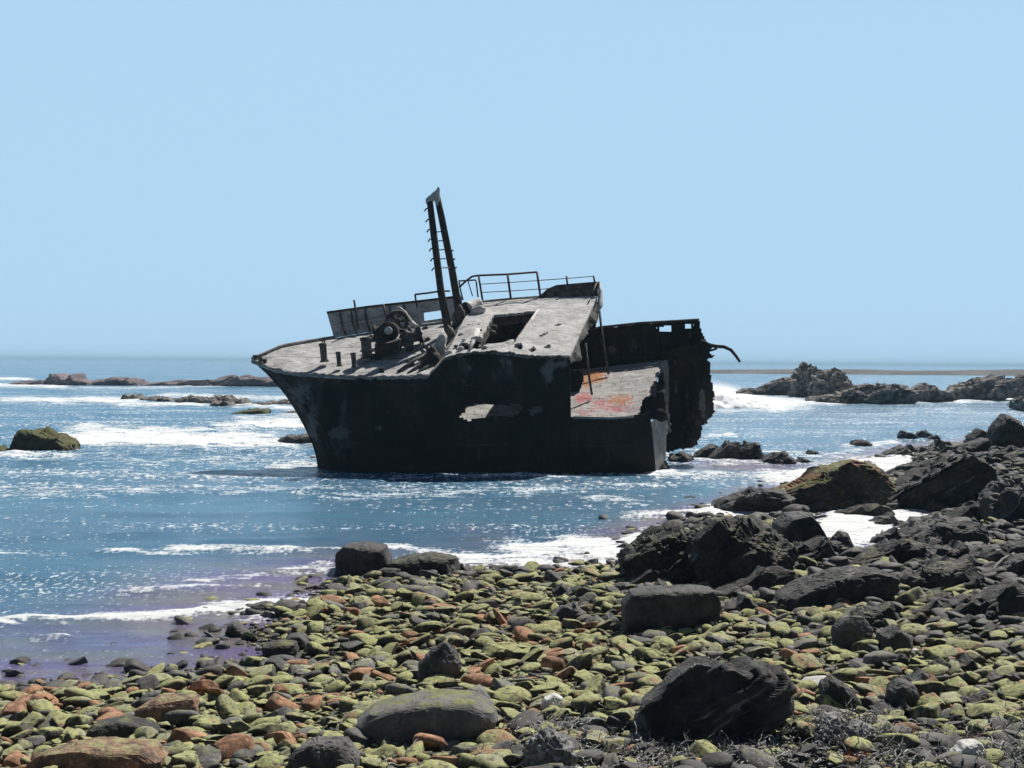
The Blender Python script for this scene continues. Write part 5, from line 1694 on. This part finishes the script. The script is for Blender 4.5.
# large gear wheel with spokes
gw = MB()
cW = Sp(397, 322, 4.2)
ax1, ax2 = np.array([1.0, 0.25, 0.0]), np.array([0.05, 0.25, 1.0])
ax1 /= np.linalg.norm(ax1); ax2 /= np.linalg.norm(ax2)
ringp = [cW + 0.40 * (ax1 * math.cos(t) + ax2 * math.sin(t)) for t in np.linspace(0, 2 * math.pi, 29)]
gw.tube(ringp, 0.085, 8)
for k_ in range(6):
    t = k_ * math.pi / 3 + 0.2
    gw.tube([cW, cW + 0.39 * (ax1 * math.cos(t) + ax2 * math.sin(t))], 0.05, 6)
gw.lathe(cW - np.cross(ax1, ax2) * 0.2, cW + np.cross(ax1, ax2) * 0.2, [(0, .02), (0, .12), (1, .12), (1, .02)], 12)
gw.build('gear_wheel', m_grust, wl, True)
lump('gear_guard', [(389, 316), (393, 309), (399, 306), (406, 311), (412, 320), (420, 326), (419, 329), (409, 325), (404, 318), (397, 311), (392, 316)], 4.5, 0.25, m_pale, 131, 0.03, wl)
MB().lathe(Sp(410, 336, 3.4), Sp(420, 334, 3.5), [(0, .02), (0, .34), (.12, .36), (.2, .26), (.8, .26), (.88, .36), (1, .34), (1, .02)], 18).build('drum', m_grust, wl, True)
lump('gearbox', [(399, 345), (400, 335), (406, 330), (412, 333), (414, 342), (408, 348)], 3.0, 0.6, m_grust, 132, 0.08, wl)
MB().tube([Sp(380, 330, 3.0), Sp(392, 329, 3.0), Sp(404, 331, 3.2), Sp(422, 334, 3.5)], 0.07, 8).build('shaft', m_rust, wl, True)
lump('gear_housing', [(376, 345), (375, 334), (378, 327), (384, 326), (386, 334), (385, 347)], 2.9, 0.5, m_rust, 133, 0.06, wl)
MB().tube([Sp(419, 330, 4), Sp(424, 345, 3.0), Sp(430, 352, 2.2)], [0.05, .06, .09], 6).build('brake_lever', m_grust, wl, True)
# debris strips on the foredeck near the step
for i, (pa, pb, dya, dyb) in enumerate([((398, 372), (430, 352), .6, 2.0), ((408, 374), (434, 357), .4, 1.6), ((416, 375), (438, 362), .3, 1.2)]):
    MB().tube([Sp(*pa, dya), Sp((pa[0] + pb[0]) / 2, (pa[1] + pb[1]) / 2 - 1.5, (dya + dyb) / 2), Sp(*pb, dyb)], 0.06, 6).build('twisted_bar', m_grust, wreck, True)
lump('step_wreckage', [(425, 366), (426, 354), (431, 344), (437, 350), (440, 362), (434, 372)], 1.4, 0.7, m_rust, 135, 0.16)

# loose debris on the decks
rgd = np.random.default_rng(44)
def debris(px, py, dy, sz):
    n_ = sz * 22
    ol = [(px + n_ * math.cos(a) * rgd.uniform(.6, 1.2), py + 0.55 * n_ * math.sin(a) * rgd.uniform(.6, 1.2)) for a in np.linspace(0, 2 * math.pi, 8)[:-1]]
    lump('rusted_scrap', ol, dy, sz * 1.2, [m_rust, m_grust, m_pale][int(rgd.integers(0, 3))], int(rgd.integers(1, 9999)), 0.12)
for k_ in range(26):
    f = rgd.random()
    u_, v_ = rgd.uniform(0.62, 0.98), rgd.uniform(0.06, 0.9)
    na = np.array(fo_near[0]) if False else None
    A_ = lerp_list(fo_near, 50)[int(u_ * 49)]; B_ = lerp_list(fo_far, 50)[int(u_ * 49)]
    W_ = np.array(Sp(*A_)) * (1 - v_) + np.array(Sp(*B_)) * v_
    q_ = to_px(W_)[0]
    debris(q_[0], q_[1] - 1, W_[1] - D0, rgd.uniform(0.10, 0.24))
for k_ in range(16):
    px = rgd.uniform(447, 492); v_ = rgd.uniform(0.05, 0.55)
    i_ = int(np.clip((px - 445) / 125, 0, 1) * 49)
    W_ = np.array(Sp(*lerp_list(rd_near, 50)[i_])) * (1 - v_) + np.array(Sp(*lerp_list(rd_far, 50)[i_])) * v_
    q_ = to_px(W_)[0]
    debris(q_[0], q_[1] - 1, W_[1] - D0, rgd.uniform(0.08, 0.2))
# --- railings
def railing(segs, r_main=0.038):
    rl = link('railing', None, (0, 0, 0), wreck)
    for nm, pts, r in segs:
        MB().tube([Sp(*p) for p in pts], r, 6).build(nm, m_rail, rl, True)


railing([('top_rail', [(415, 294.5, 6.6), (428, 293, 6.6), (441, 291, 6.6), (450, 291, 6.6)], .042), ('post', [(415, 294.5, 6.6), (417.5, 310, 6.5), (420, 325, 6.3)], .042)])
railing([('top_rail', [(458.5, 281, 6.6), (476, 280, 6.6)], .034), ('post', [(459, 281, 6.6), (460.5, 290, 6.5), (463, 300, 6.4)], .034), ('post', [(476, 280, 6.6), (478, 297, 6.4)], .034),
         ('post', [(468, 281, 6.6), (472.5, 296, 6.4)], .024)])
railing([('top_rail', [(459, 287.5, 6.6), (466, 281, 6.6), (472, 276.5, 6.6), (478, 275.5, 6.6), (508, 274.3, 6.6), (537, 272, 6.6)], .045),
         ('post', [(478.5, 275.5, 6.6), (482.5, 300, 6.4)], .045), ('post', [(507.5, 274.3, 6.6), (511, 300, 6.4)], .05), ('post', [(537, 272, 6.6), (540.3, 296, 6.4)], .05),
         ('rail_wire', [(480, 284.2, 6.55), (509, 282.5, 6.55), (538, 280.5, 6.55)], .018), ('rail_wire', [(481, 292.5, 6.5), (510, 291, 6.5), (539, 289, 6.5)], .018)])
railing([('rail_wire', [(538, 280.5, 6.6), (566, 278.5, 6.6), (594, 276.2, 6.6)], .018), ('rail_wire', [(539.5, 289.5, 6.55), (549, 288.5, 6.55)], .018),
         ('post', [(566.5, 276, 6.6), (567.5, 286, 6.5)], .04), ('post', [(593.5, 275.8, 6.6), (595, 284, 6.5)], .04)])

# ------------------------------------------------------------------ sea haze: one even volume of salty air round the whole place
hz = bpy.data.meshes.new('haze')
bm = bmesh.new()
bmesh.ops.create_cube(bm, size=1.0)
bm.to_mesh(hz); bm.free()
ho = link('haze', hz, (0, 9000, 5.0))
ho.scale = (44000, 46000, 14.0)
hm = bpy.data.materials.new('haze')
hm.use_nodes = True
nt = hm.node_tree
nt.nodes.remove(nt.nodes['Principled BSDF'])
pv_ = N(nt, 'ShaderNodeVolumePrincipled')
pv_.inputs['Color'].default_value = (0.52, 0.79, 1.0, 1)
pv_.inputs['Density'].default_value = 0.00028
nt.links.new(pv_.outputs[0], nt.nodes['Material Output'].inputs['Volume'])
hz.materials.append(hm)
tag(ho, kind='stuff')
